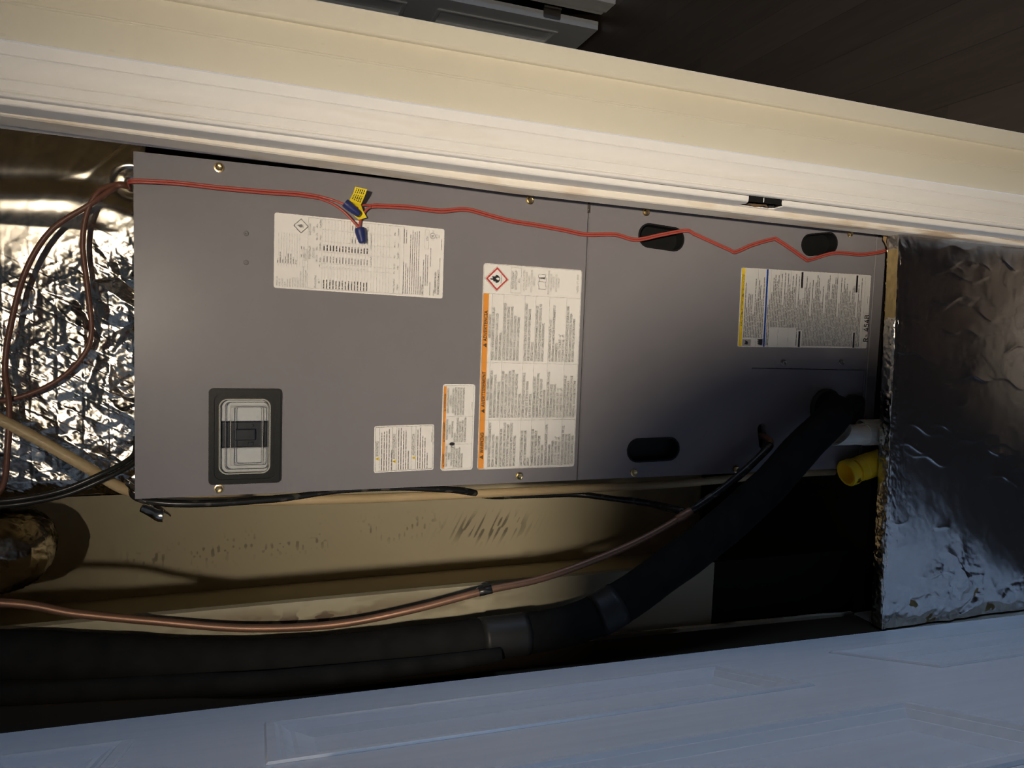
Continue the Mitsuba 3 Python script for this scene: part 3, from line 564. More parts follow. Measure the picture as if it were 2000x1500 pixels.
body = [[['DISPOSE OF PROPERLY IN ACCORDANCE WITH', 'FEDERAL OR LOCAL REGULATIONS.', 'FLAMMABLE REFRIGERANT USED.'],
 ['AUXILIARY DEVICES WHICH MAY BE AN', 'IGNITION SOURCES SHALL NOT BE INSTALLED', 'IN THE DUCTWORK, OTHER THAN AUXILIARY', 'DEVICES LISTED FOR USE WITH THE SPECIFIC', 'APPLIANCE. SEE INSTRUCTIONS.'],
 ['LEAK DETECTION SYSTEM INSTALLED.', 'UNIT MUST BE POWERED EXCEPT FOR', 'SERVICE.'], ['FLAMMABLE REFRIGERANT USED. TO BE', 'REPAIRED ONLY BY TRAINED SERVICE', 'PERSONNEL. DO NOT PUNCTURE', 'REFRIGERANT TUBING.'],
 ['MINIMUM INSTALLATION HEIGHT, 0 m (0 ft).', 'MINIMUM ROOM AREA', '(OPERATING OR STORAGE)', '3.1 X TOTAL CHARGE (KG) - m²', '(15 X TOTAL CHARGE (lb) - ft²)'],
 ['FOR HORIZONTAL APPLICATIONS, THE A2L', 'SENSOR MUST BE MOVED TO THE', 'INDICATED HORIZONTAL SENSOR', 'LOCATION. SEE INSTRUCTIONS.']],
 [['ÉLIMINER CORRECTEMENT CONFORMÉMENT AUX', 'RÉGLEMENTATIONS FÉDÉRALES OU LOCALES.', 'FRIGORIGÈNE INFLAMMABLE UTILISÉ.'],
 ['LES APPAREILS AUXILIAIRES POUVANT ÊTRE DES', "SOURCES D'ALLUMAGE NE DOIVENT PAS ÊTRE", "INSTALLÉS DANS LES CONDUITS, À L'EXCEPTION", 'DES APPAREILS AUXILIAIRES INDIQUÉS POUR UNE', 'UTILISATION AVEC UN APPAREIL SPÉCIFIQUE.', 'VOIR LES INSTRUCTIONS.'],
 ['SYSTÈME DE DÉTECTION DES FUITES INSTALLÉ.', "L'APPAREIL DOIT ÊTRE SOUS TENSION,", "SAUF POUR L'ENTRETIEN."], ['FRIGORIGÈNE INFLAMMABLE UTILISÉ. DOIT', 'UNIQUEMENT ÊTRE RÉPARÉ PAR DU PERSONNEL', "D'ENTRETIEN FORMÉ. NE PAS PERCER LES", 'CONDUITES DE FRIGORIGÈNE.'],
 ["HAUTEUR MINIMALE D'INSTALLATION, 0 m (0 pi).", 'SUPERFICIE MINIMALE DE LA PIÈCE', '(FONCTIONNEMENT OU STOCKAGE)', '3.1 X CHARGE TOTALE (KG) - m²', '(15 X CHARGE TOTALE (lb) - pi²)'],
 ['POUR LES APPLICATIONS HORIZONTALES, LE', 'CAPTEUR DE A2L DOIT ÊTRE DÉPLACÉ À', "L'EMPLACEMENT INDIQUÉ POUR LE CAPTEUR", 'HORIZONTAL. VOIR LES INSTRUCTIONS.']],
 [['DESECHE LA APROPIADAMENTE DE ACUERDO CON LAS', 'REGULACIONES FEDERALES O LOCALES. UTILIZA', 'REFRIGERANTE INFLAMABLE.'],
 ['LOS DISPOSITIVOS AUXILIARES QUE PUEDEN SER FUENTES', 'DE IGNICIÓN NO DEBEN INSTALARSE EN EL SISTEMA DE', 'CONDUCTOS, EXCEPTO LOS DISPOSITIVOS AUXILIARES', 'ENUMERADOS PARA SU USO CON UN APARATO', 'ESPECÍFICO CONSULTE LAS INSTRUCCIONES.'],
 ['SISTEMA DE DETECCIÓN DE FUGAS INSTALADO. LA UNIDAD', 'DEBE ESTAR ENERGIZADA, EXCEPTO PARA REALIZAR EL', 'SERVICIO TÉCNICO.'], ['UTILIZA REFRIGERANTE INFLAMABLE. SOLO PERSONAL DE', 'SERVICIO CAPACITADO DEBE REPARAR EL DISPOSITIVO. NO', 'PERFORE LA TUBERÍA DE REFRIGERANTE.'],
 ['ALTURA MÍNIMA DE INSTALACIÓN, 0 m (0 ft).', 'ÁREA MÍNIMA DE LA HABITACIÓN (EN FUNCIONAMIENTO O', 'ALMACENAMIENTO)', '3.1 X CARGA TOTAL(KG) - m²', '(15 X CARGA TOTAL (lb) - ft²)'],
 ['PARA APLICACIONES HORIZONTALES, EL SENSOR A2L DEBE', 'MOVERSE A LA UBICACIÓN HORIZONTAL INDICADA', 'DEL SENSOR. CONSULTE LAS INSTRUCCIONES.']]]
for (a, b), rows_ in zip(((0, c1), (c1, c2), (c2, c3)), body):
    for k, lines in enumerate(rows_):
        n = max(len(x[k]) for x in body)
        for i, t in enumerate(lines): L.text(t, a + 0.0035, vr[2 + k] + (i + 0.82) * (vr[3 + k] - vr[2 + k]) / (n + 0.15), 0.0037, sx=0.58, bold=True, width=(b - a) * 0.97 - 0.0035)
cu, cv, d = (c3 + W0) / 2, 0.0215, 0.0195
for k, ink, l in ((1.0, 'ink_line', 0), (0.96, 'label_white', 1), (0.91, 'ink_red', 2), (0.74, 'label_white', 3)): L.poly([(cu - d * k, cv), (cu, cv - d * k), (cu + d * k, cv), (cu, cv + d * k)], ink, l)
fl = [(0, 0), (.16, .04), (.30, .16), (.36, .34), (.27, .46), (.25, .34), (.20, .50), (.22, .66), (.12, .80), (.10, .62), (.02, .72), (-.02, 1.0), (-.10, .78), (-.09, .60), (-.18, .66), (-.24, .50), (-.20, .38), (-.30, .46), (-.36, .30), (-.28, .12), (-.14, .03)]
hole = [(0, .03), (.12, .12), (.10, .28), (.03, .42), (-.06, .28), (-.12, .14)]
hh = 0.0170
L.poly(Polygon([(cu + a * hh, cv + 0.0045 - b * hh) for a, b in fl]).difference(Polygon([(cu + a * hh, cv + 0.0045 - b * hh) for a, b in hole])), 'ink_black', 4)
L.rect(cu - 0.0062, cv + 0.0060, cu + 0.0062, cv + 0.0068, 'ink_black', 4)
L.frame(c3 + 0.0030, 0.0440, W0 - 0.0035, 0.0605, 0.0004)
for i, t in enumerate(('REFRIGERANT', 'SAFETY GROUP', 'A2L')): L.text(t, cu, 0.0488 + i * 0.0050, 0.0038, sx=0.74, anchor='c')
for i, t in enumerate(('CAUTION, RISK OF FIRE', 'ATTENTION, RISQUE', "D'INCENDIE", 'PRECAUCIÓN, RIESGO DE', 'INCENDIO')): L.text(t, cu, 0.0665 + i * 0.0042, 0.0030, 'ink_grey', 0.66, anchor='c', width=c3 and (W0 - c3 - 0.005))
wav = lambda u: 0.0011 * math.sin((u - 0.0) / 0.0115 * math.pi * 2)
ub, top, bot = cu - 0.0115, 0.0890, 0.1015
pts = [(ub + k * 0.023 / 16, top + wav(k * 0.023 / 16)) for k in range(17)] + [(ub + k * 0.023 / 16, bot + wav(k * 0.023 / 16)) for k in range(16, -1, -1)]
bk = Polygon(pts); L.poly(bk.difference(bk.buffer(-0.0005)), 'ink_black'); L.vline(cu, top + 0.0002, bot - 0.0002, 0.0005, 'ink_black')
L.rect(cu + 0.0050, top + 0.0040, cu + 0.0068, bot - 0.0022, 'ink_black', 1); L.rect(cu + 0.0040, bot - 0.0030, cu + 0.0078, bot - 0.0020, 'ink_black', 1); L.rect(cu + 0.0042, top + 0.0040, cu + 0.0060, top + 0.0048, 'ink_black', 1); L.poly(Point(cu + 0.0058, top + 0.0021).buffer(0.0011), 'ink_black')
for i, t in enumerate(("READ OPERATOR'S MANUAL", 'LIRE LE MANUEL DE', "L'OPÉRATEUR", 'LEA EL MANUAL DEL', 'OPERADOR')): L.text(t, cu, 0.1075 + i * 0.0042, 0.0030, 'ink_grey', 0.66, anchor='c', width=W0 - c3 - 0.005)
L.text('340385-101 REV.E', cu, 0.1570, 0.0032, 'ink_grey', 0.72, anchor='c')
L.done()

# refrigerant notice with the large R- 454B
L = Sheet(AH + '__refrigerant_label', (0.0008, 0.7881), (0.1370, 0.7895), (0.0050, 0.4972), base='label_grey', r=0.003, label='dense grey notice with yellow and blue bands reading R- 454B', y=-0.0002)
rd = random.Random(11); W0, H0 = L.w, L.h
L.rect(0.0005, 0.0015, W0 - 0.0005, 0.0078, 'ink_yellow'); L.text('CAUTION', 0.036, 0.0068, 0.0042, sx=0.85); L.warn(0.0565, 0.0068, 0.0040, mark='ink_yellow'); L.text('ATTENTION', 0.0625, 0.0068, 0.0042, sx=0.85); L.warn(0.0855, 0.0068, 0.0040, mark='ink_yellow'); L.text('PRECAUCIÓN', 0.0915, 0.0068, 0.0042, sx=0.85)
L.rect(0.0005, 0.0535, W0 - 0.0005, 0.0570, 'ink_blue')
for v in (0.1295, 0.2560): L.rect(0.0010, v, 0.0290, v + 0.0042, 'ink_black', 1); L.rect(W0 - 0.030 - 0.003 * (v > 0.2), v - 0.0005, W0 - 0.002, v + 0.0037, 'ink_black', 1)
for v in (0.036, 0.0635, 0.084, 0.1065, 0.171, 0.213, 0.278): L.hline(v, 0.0005, W0 - 0.0005, 0.0003)
L.rect(0.0018, 0.0095, 0.0130, 0.0270, 'ink_line'); L.poly([(0.004, 0.0170), (0.0060, 0.0130), (0.0080, 0.0160), (0.0110, 0.0140), (0.0100, 0.0190), (0.0070, 0.0210), (0.0040, 0.0200)], 'ink_black')
L.frame(0.0018, 0.0375, 0.0150, 0.0525, 0.0004); L.poly([(0.003, 0.0515), (0.004, 0.0440), (0.006, 0.0400), (0.007, 0.0440), (0.0095, 0.0395), (0.0105, 0.0440), (0.0135, 0.0400), (0.0140, 0.0515)], 'ink_black')
v = 0.0120
while v < 0.274:
    skip = 0.0500 < v < 0.0600
    if not skip:
        a = 0.0160 if v < 0.053 else (0.0350 if 0.058 < v < 0.126 and (int(v / 0.0215) % 1 == 0 and 0.066 < v < 0.125) else 0.0030)
        if abs(v - 0.1318) < 0.0045 or abs(v - 0.2585) < 0.0045: a, b = 0.0310, W0 - 0.034
        else: b = W0 - 0.004
        L.words(a, v, b - (0.045 if (int(v * 1e4) // 31) % 5 == 4 else 0.0), 0.0026, fill=0.62, sd=rd, ragged=0.42)
    v += 0.00345
L.text('R- 454B', 0.0115, 0.2922, 0.0112, sx=0.80, bold=True); L.vline(0.066, 0.279, H0 - 0.001, 0.0003); L.words(0.083, 0.2860, 0.098, 0.0012, sd=rd)
L.done()

# ------------------------------------------------------------------ wires on the front
def twin(paths, r=0.00165, off=0.0017, sides=8, seed=0, flip=True):
    out = []
    c = spline(paths, 10); t = np.gradient(c, axis=0); t /= np.linalg.norm(t, axis=1, keepdims=True)
    side = np.cross(t, [0, 1, 0]); side /= np.maximum(np.linalg.norm(side, axis=1, keepdims=True), 1e-9)
    tw = np.cumsum(np.linalg.norm(np.diff(c, axis=0, prepend=c[:1]), axis=1)) * 9 + seed
    a = (0.45 * np.sin(tw))[:, None]
    dirn = side * np.cos(a) + np.array([0, 1, 0]) * np.sin(a)
    for s in (-1, 1): out.append(sweep(c + s * off * dirn, r, sides))
    return out
Yw = -0.0062
red1 = [(0.1838, 0.045, 1.7300), (0.1840, 0.010, 1.7262), (0.1840, -0.004, 1.7225), (0.1854, Yw, 1.7074), (0.1871, Yw, 1.6665), (0.1862, Yw, 1.618), (0.1866, Yw, 1.5613), (0.1878, Yw, 1.5222), (0.1863, Yw, 1.4930)]
red2 = [(0.1810, Yw, 1.4225), (0.1824, Yw, 1.412), (0.1843, Yw, 1.3685), (0.1834, Yw, 1.3236), (0.1891, Yw, 1.2853), (0.183, Yw, 1.2456), (0.1783, Yw, 1.213), (0.1757, Yw, 1.1715), (0.1723, Yw, 1.1288), (0.1684, Yw, 1.0893), (0.1723, Yw, 1.04), (0.1673, Yw, 1.001), (0.1782, Yw, 0.9561), (0.1891, Yw, 0.9090), (0.1850, Yw, 0.892), (0.1763, Yw, 0.8623), (0.1640, Yw, 0.820), (0.1618, Yw, 0.808), (0.1762, Yw, 0.7739), (0.1892, Yw, 0.7320), (0.1880, Yw, 0.722), (0.1752, Yw, 0.6919), (0.1605, Yw, 0.660), (0.1595, Yw, 0.648), (0.175, Yw, 0.5943), (0.1765, Yw, 0.5345), (0.1825, -0.009, 0.4964), (0.1893, -0.012, 0.470), (0.190, -0.012, 0.440)]
TW = 'red_thermostat_wire'
info(TW, 'red twin thermostat wire with blue wire nuts, running down the front of the taupe cabinet', 'wire')
for run, sd_ in ((red1, 1), (red2, 3)):
    for m in twin(run, seed=sd_): add(TW + '__conductor', m, 'wire_red', True, uniq=True)
strands = [spline([(0.1880, Yw, 1.4940), (0.1845, -0.008, 1.4770), (0.1800, -0.012, 1.4640), (0.1770, -0.014, 1.4560)]), spline([(0.1846, Yw, 1.4930), (0.1790, -0.006, 1.4750), (0.1690, -0.007, 1.4590), (0.1550, -0.009, 1.4450), (0.1475, -0.011, 1.4385)]),
           spline([(0.1822, Yw, 1.4230), (0.1815, -0.008, 1.4310), (0.1790, -0.012, 1.4400), (0.1730, -0.013, 1.4450)]), spline([(0.1800, Yw, 1.4230), (0.1755, -0.006, 1.4290), (0.1650, -0.007, 1.4355), (0.1540, -0.009, 1.4385), (0.1475, -0.011, 1.4385)])]
for s_ in strands: add(TW + '__strand', sweep(s_, 0.0017, 8), 'wire_red', True, uniq=True)
def nut(a, b, r0=0.0068, r1=0.0042):
    a, b = np.array(a), np.array(b); n = b - a; h = np.linalg.norm(n)
    body = lathe([(0, 0), (r0 * 0.9, 0), (r0, 0.002), (r0, h * 0.3), (r1, h * 0.92), (r1 * 0.7, h), (0, h)], 18, a, n)
    v = body.vertices - a; k = 1 + 0.05 * np.sign(np.sin(np.arctan2(v[:, 0], v[:, 2] + 1e-9) * 9)); return body
add(TW + '__wire_nut', nut((0.1805, -0.0175, 1.4600), (0.1655, -0.0185, 1.4400), 0.0064, 0.0046), 'nut_blue', 30, label='blue wire nut over the yellow tag')
add(TW + '__wire_nut_001', nut((0.1490, -0.0095, 1.4385), (0.1285, -0.0105, 1.4345), 0.0074, 0.0052), 'nut_blue', 30, label='blue wire nut hanging over the rating plate')
# yellow tag: a flag standing off the panel and a fold looped round the splice
fa = [((0.2010, -0.030, 1.4480), (0.1985, -0.032, 1.4322)), ((0.1930, -0.026, 1.4500), (0.1905, -0.028, 1.4345)), ((0.1835, -0.018, 1.4545), (0.1795, -0.019, 1.4385)), ((0.1770, -0.0105, 1.4600), (0.1720, -0.0110, 1.4340)), ((0.1690, -0.0100, 1.4500), (0.1640, -0.0105, 1.4290)), ((0.1640, -0.0100, 1.4450), (0.1600, -0.0110, 1.4400))]
TV = [np.array(p) for row in fa for p in row]; TF = []
for k in range(len(fa) - 1): TF += [(2 * k, 2 * k + 1, 2 * k + 3), (2 * k, 2 * k + 3, 2 * k + 2)]
tagm = trimesh.Trimesh(np.vstack([TV, np.array(TV) + [0, 0.0004, 0]]), TF + [tuple(i + len(TV) for i in f[::-1]) for f in TF] + [f for a in range(0, len(TV) - 2, 2) for e in (0, 1) for f in ((a + e, a + e + 2, a + e + len(TV)), (a + e + 2, a + e + 2 + len(TV), a + e + len(TV)))], process=False)
add(TW + '__tag', tagm, 'tag_yellow', label='folded yellow tag with small black print')
def bilerp(q, u, v): return (1 - v) * ((1 - u) * q[0] + u * q[1]) + v * ((1 - u) * q[2] + u * q[3])
pq = [np.array(x) + [0, -0.0006, 0] for x in (*fa[0], *fa[2])]; pv, pfx = [], []
rr = random.Random(2)
for i in range(5):
    u = 0.16 + 0.16 * i; v = 0.10
    while v < 0.86:
        w = min(rr.choice((0.07, 0.11, 0.16)), 0.9 - v); b = len(pv)
        def tp(uu, vv): return bilerp([pq[0], pq[1], pq[2], pq[3]], uu, vv)
        pv += [tp(u, v), tp(u + 0.07, v), tp(u + 0.07, v + w), tp(u, v + w)]; pfx += [(b, b + 1, b + 2), (b, b + 2, b + 3)]; v += w + 0.04
add(TW + '__tag__print', trimesh.Trimesh(np.array(pv) + [0, -0.0006, 0], pfx, process=False), 'ink_black', kind='stuff')

# ------------------------------------------------------------------ foil plenum above, brown wire loops, cables, pipes
from scipy.interpolate import LinearNDInterpolator
def facets(a, b, size, seed, jit=0.48):
    "sheet of flat facets between sharp creases: heights -0.5..0.5 at scattered corners, linear between them"
    g = np.random.default_rng(seed); a0, b0 = a.min() - 2 * size, b.min() - 2 * size
    na, nb = int((a.max() - a0) / size) + 4, int((b.max() - b0) / size) + 4
    ii, jj = np.meshgrid(np.arange(na), np.arange(nb), indexing='ij')
    q = np.stack([a0 + (ii + g.uniform(-jit, jit, ii.shape)) * size, b0 + (jj + g.uniform(-jit, jit, jj.shape)) * size], -1).reshape(-1, 2)
    h = g.uniform(-0.5, 0.5, len(q))
    return LinearNDInterpolator(q, h, fill_value=0.0)(np.stack([a, b], -1))
def crumple2(a, b, seed, big=0.045, amp=0.010):
    return amp * (facets(a, b, big, seed) + 0.42 * facets(a, b * 0.8, big * 0.42, seed + 1) + 0.13 * facets(a, b, big * 0.16, seed + 2))
def crumple(p, amp, seed, fine=1.0):
    a = meshkit.fbm(p * 16, 3, seed) - 0.5; b = np.abs(meshkit.fbm(p * 42, 3, seed + 5) - 0.5); c = np.abs(meshkit.fbm(p * 110, 2, seed + 9) - 0.5)
    return amp * (1.0 * a - 1.3 * b - 0.45 * fine * c)
def scrim(x, z, s=0.024):
    d1 = np.abs(((x + z * 0.5) / s) % 1 - 0.5); d2 = np.abs(((x - z * 0.5) / s) % 1 - 0.5); d3 = np.abs((z / (s * 1.3)) % 1 - 0.5)
    return -0.0007 * (np.exp(-(d1 / 0.03) ** 2) + np.exp(-(d2 / 0.03) ** 2) + np.exp(-(d3 / 0.04) ** 2))
def plen(u, v):
    x = -0.240 + 0.525 * u; z = 1.7206 + 0.70 * v
    tight = 0.03 + 0.97 / (1 + np.exp((x - 0.108 + 0.35 * (z - 1.75)) / 0.020))       # smooth taped foil on the right, crumpled on the left
    near = np.exp(-np.clip(z - 1.72, 0, 1) / 0.045)
    d = crumple2(x, z, 2, 0.040, 0.0075) * tight * (1 + 1.3 * near) + 0.8 * scrim(x, z) * tight
    d = d + crumple2(x * 0.6, z * 1.4 + x * 0.5, 31, 0.14, 0.0035) * (1.0 - tight) + 0.16 * np.clip(x - 0.13, 0, 1) * (1.0 - tight)
    fold = -0.0035 * np.exp(-((x - 0.152 - 0.16 * (z - 1.75) - 0.012 * np.sin(z * 22)) / 0.016) ** 2) + 0.0015 * np.exp(-((x - 0.176 - 0.16 * (z - 1.75) - 0.012 * np.sin(z * 22)) / 0.012) ** 2)
    hol = 0.018 * np.exp(-(((x - 0.200) / 0.018) ** 2 + ((z - 1.738) / 0.018) ** 2) ** 2)
    edge = np.clip((u - 0.0) / 0.05, 0, 1) ** 0.5
    return np.stack([x, 0.088 + d + fold + hol + 0.02 * (1 - edge), z], -1)
PL = 'supply_plenum'
info(PL, 'crumpled foil covered supply duct on top of the taupe cabinet', 'duct')
add(PL + '__foil_face', grid(330, 420, plen), 'foil', 28)
def plside(u, v):
    y = 0.106 + 0.40 * u; z = 1.7206 + 0.70 * v; p = np.stack([y * 0 - 0.24, y, z], -1)
    return np.stack([-0.240 + crumple(p, 0.010, 21) * np.clip(u * 12, 0, 1), y, z], -1)
add(PL + '__foil_side', grid(90, 120, plside), 'foil', True)
add(PL + '__duct_core', cbox(-0.222, 0.222, 0.125, 0.50, 1.7205, 2.40), 'fibre_board')
def tapeend(u, v):
    x = -0.205 - 0.048 * u; z = 1.735 - 0.045 * u ** 1.2 + 0.010 * (v - 0.5); p = np.stack([x, v, z], -1)
    return np.stack([x + 0.004 * (v - 0.5), 0.045 + 0.03 * (v - 0.5) + crumple(p, 0.012, 40), z + 0.006 * np.sin(v * 5 + u * 4)], -1)
add(PL + '__loose_tape', cat_([grid(30, 16, tapeend), sweep(spline([(-0.242, 0.030, 1.716), (-0.2475, 0.026, 1.702), (-0.251, 0.022, 1.694), (-0.2515, 0.022, 1.689)]), np.linspace(0.006, 0.0085, 31), 10, wob=0.8, seed=4)]), 'foil', True, label='crumpled hanging end of foil tape')

path = spline([(-0.380, 0.30, 2.40), (-0.380, 0.30, 2.15), (-0.380, 0.302, 2.05), (-0.381, 0.320, 1.985), (-0.382, 0.365, 1.962), (-0.383, 0.43, 1.990), (-0.383, 0.47, 2.03)], 14)
rd_ = sweep(path, 0.066, 72, True, 0.0)
v = rd_.vertices; nn = rd_.vertex_normals; s_ = np.concatenate([np.repeat(np.linspace(0, 1, len(path)), 72), [0, 1]])
rd_.vertices = v + nn * (0.0030 * np.sin(s_ * 260) * (meshkit.noise(v * 20) > 0.3) + crumple(v, 0.010, 33))[:, None]
add('round_duct', rd_, 'foil', True, label='wrinkled foil round duct elbow left of the foil plenum, above the beige wall', cat='duct')

brA = [(0.1838, 0.040, 1.7300), (0.1835, 0.030, 1.7400), (0.1790, 0.045, 1.7520), (0.1598, 0.06, 1.7801), (0.1229, 0.06, 1.824), (0.0683, 0.06, 1.853), (-0.0049, 0.06, 1.8708), (-0.0579, 0.06, 1.8772), (-0.1034, 0.05, 1.8706), (-0.1616, 0.04, 1.8703), (-0.2079, 0.04, 1.8765), (-0.2236, 0.04, 1.896), (-0.2300, 0.05, 1.95), (-0.2200, 0.06, 2.08), (-0.2150, 0.06, 2.25), (-0.2150, 0.06, 2.44)]
brB = [(0.1860, 0.042, 1.7320), (0.1870, 0.040, 1.7420), (0.1776, 0.055, 1.7682), (0.1476, 0.062, 1.784), (0.1068, 0.066, 1.7897), (0.0529, 0.066, 1.7848), (-0.0086, 0.066, 1.7806), (-0.0434, 0.066, 1.7929), (-0.0748, 0.066, 1.8229), (-0.0944, 0.06, 1.8609), (-0.1031, 0.06, 1.9001), (-0.120, 0.06, 1.98), (-0.150, 0.06, 2.12), (-0.195, 0.06, 2.28), (-0.205, 0.06, 2.44)]
add('brown_thermostat_wire', sweep(spline(brA), 0.0036, 12), 'wire_brown', True, label='brown wire bowing out in the wider loop over the foil duct', cat='wire')
add('brown_thermostat_wire_001', sweep(spline(brB), 0.0033, 12), 'wire_brown', True, label='brown wire in the inner loop over the foil duct, nearer the cabinet top edge', cat='wire')

cp = [(0.175, 0.045, 2.40), (0.045, 0.045, 2.160), (-0.070, 0.045, 1.962), (-0.1424, 0.045, 1.8475), (-0.1619, 0.045, 1.8191), (-0.1909, 0.048, 1.7791), (-0.2240, 0.062, 1.7380), (-0.2410, 0.08, 1.6819), (-0.2530, 0.09, 1.586), (-0.2580, 0.09, 1.42), (-0.2590, 0.09, 1.2962), (-0.2590, 0.09, 1.0378), (-0.2580, 0.09, 0.8605), (-0.2523, 0.085, 0.717), (-0.248, 0.085, 0.6456), (-0.247, 0.085, 0.47)]
add('tan_drain_pipe', sweep(spline(cp, 8), 0.0075, 16), 'pipe_tan', True, label='slim tan plastic pipe running down beside the left edge of the cabinet', cat='pipe')
ca = [(-0.240, 0.045, 2.44), (-0.240, 0.045, 2.25), (-0.238, 0.04, 2.05), (-0.2286, 0.03, 1.8929), (-0.2245, 0.03, 1.8434), (-0.2156, 0.030, 1.8034), (-0.1988, 0.034, 1.7642), (-0.1845, 0.045, 1.7360), (-0.1720, 0.055, 1.7245), (-0.150, 0.065, 1.7240)]
for m, side in zip(twin(ca, 0.0036, 0.0037, 10, seed=0), ('of the pair the one nearer the tan pipe', 'of the pair the one nearer the round duct')): add('black_power_cable', m, 'cable_black', True, label='glossy black cable crossing the foil duct, ' + side, cat='cable', group='paired black cables over the foil duct', uniq=True)
cb = [(-0.2150, 0.060, 1.7330), (-0.2290, 0.040, 1.7250), (-0.2363, 0.03, 1.6891), (-0.2403, 0.03, 1.6248), (-0.2393, 0.04, 1.5294), (-0.2350, 0.05, 1.4558), (-0.2375, 0.06, 1.3611), (-0.2408, 0.06, 1.3038), (-0.250, 0.075, 1.2514), (-0.2685, 0.104, 1.1911), (-0.2715, 0.104, 1.111), (-0.2713, 0.100, 1.0372), (-0.2725, 0.06, 0.9821), (-0.2744, 0.03, 0.9382), (-0.2752, -0.035, 0.9020)]
cbp = spline(cb, 10)
add('taped_sensor_cable', sweep(cbp, np.interp(np.arange(len(cbp)), [0, 40, 60, 80, 95, 140], [0.0050, 0.0050, 0.0035, 0.0060, 0.0040, 0.0062]), 12, wob=0.5, seed=6), 'tape_black', True, label='black tape wrapped cable weaving past the tan pipe below the cabinet edge', cat='cable')
cu_ = [(-0.4337, 0.25, 1.9651), (-0.4451, 0.2, 1.8308), (-0.4365, 0.12, 1.7139), (-0.4244, 0.0, 1.5836), (-0.4114, -0.02, 1.4671), (-0.3959, -0.035, 1.3613), (-0.3734, -0.045, 1.2488), (-0.362, -0.05, 1.1674), (-0.3417, -0.05, 1.0821), (-0.3129, -0.05, 0.9926), (-0.2751, -0.05, 0.9087), (-0.2241, -0.05, 0.8217), (-0.1789, -0.045, 0.758), (-0.1640, -0.027, 0.728), (-0.158, 0.000, 0.7200), (-0.158, 0.017, 0.7200)]
cu_[:4] = [(-0.330, 0.010, 2.445), (-0.330, 0.010, 2.15), (-0.347, 0.008, 1.8872), (-0.3714, 0.006, 1.7879), (-0.3900, 0.003, 1.6985), (-0.4084, -0.008, 1.5830)]
cpath = spline(cu_, 10)
info('copper_liquid_line', 'bare copper refrigerant line sweeping from the dark wall into the slot of the cabinet', 'pipe')
add('copper_liquid_line__tube', sweep(cpath, 0.0056, 14), 'copper', True)
i0 = int(np.argmin(np.abs(cpath[:, 2] - 0.900))); i1 = int(np.argmin(np.abs(cpath[:, 2] - 0.735)))
add('copper_liquid_line__tape_wrap', sweep(cpath[i0:i1], 0.0066, 12, wob=0.45, seed=12), 'tape_black', True, label='dark tape wrap near the slot')
add('copper_liquid_line__braze_collar', sweep(cpath[i0 - 3:i0 + 1], 0.0074, 14), 'copper', True)
ti = int(np.argmin(np.abs(cpath[:, 2] - 1.250))); tc = cpath[ti]
add('copper_liquid_line__tie', cat_([sweep(cpath[ti - 1:ti + 2], 0.0064, 12), sweep(spline([tc + (0.005, -0.003, 0.002), tc + (0.009, -0.004, 0.008), tc + (0.013, -0.004, 0.006), tc + (0.014, -0.004, -0.002)]), 0.0010, 6), sweep(spline([tc + (0.005, -0.003, 0.004), tc + (0.008, -0.004, 0.012), tc + (0.005, -0.004, 0.016)]), 0.0010, 6)]), 'tape_black', True, label='small black wire tie')
ln = [(-0.397, -0.02, 1.8802), (-0.4183, -0.022, 1.7545), (-0.4370, -0.025, 1.6336), (-0.4480, -0.040, 1.5028), (-0.4430, -0.055, 1.3632), (-0.4402, -0.06, 1.2497), (-0.4352, -0.065, 1.1453), (-0.4156, -0.07, 1.0619), (-0.3577, -0.075, 0.9583), (-0.3015, -0.075, 0.8653), (-0.2308, -0.07, 0.7643), (-0.1648, -0.062, 0.6852), (-0.1250, -0.052, 0.6250), (-0.1085, -0.035, 0.5950), (-0.1072, -0.006, 0.5835)]
ln[0] = (-0.405, -0.012, 1.90); ln[1] = (-0.4250, -0.014, 1.7545); ln[2] = (-0.4440, -0.020, 1.6336)
ln = [(-0.400, -0.012, 2.445), (-0.400, -0.012, 2.15)] + ln
lp = spline(ln, 12); lr = np.interp(np.arange(len(lp)), [0, 48, 64, 99, 110, 144, 174, 193], [0.030, 0.029, 0.0290, 0.0300, 0.0315, 0.0310, 0.0285, 0.027])
info('insulated_suction_line', 'thick black foam insulated refrigerant line bending into the round grommet of the cabinet', 'pipe')
add('insulated_suction_line__insulation', sweep(lp, lr, 28, wob=0.10, seed=3), 'foam_black', True)
for z0, z1, r in ((1.190, 1.255, 0.0312), (1.075, 1.040, 0.0330)):
    a, b = sorted((int(np.argmin(np.abs(lp[:, 2] - z0))), int(np.argmin(np.abs(lp[:, 2] - z1)))))
    add('insulated_suction_line__tape_band', sweep(lp[a:b + 1], r, 28, wob=0.06, seed=9), 'tape_grey', True, uniq=True, label='grey black tape band')
ln2 = [(-0.445, -0.018, 2.445), (-0.445, -0.018, 2.20), (-0.445, -0.018, 1.95), (-0.4555, -0.030, 1.80), (-0.4600, -0.050, 1.66), (-0.4560, -0.075, 1.56), (-0.4540, -0.085, 1.45), (-0.452, -0.093, 1.33), (-0.449, -0.097, 1.24)]
add('insulated_suction_line__second_sleeve', sweep(spline(ln2, 10), np.interp(np.arange(81), [0, 30, 80], [0.018, 0.018, 0.010]), 18, wob=0.1, seed=5), 'foam_black', True, label='thinner black sleeve alongside')

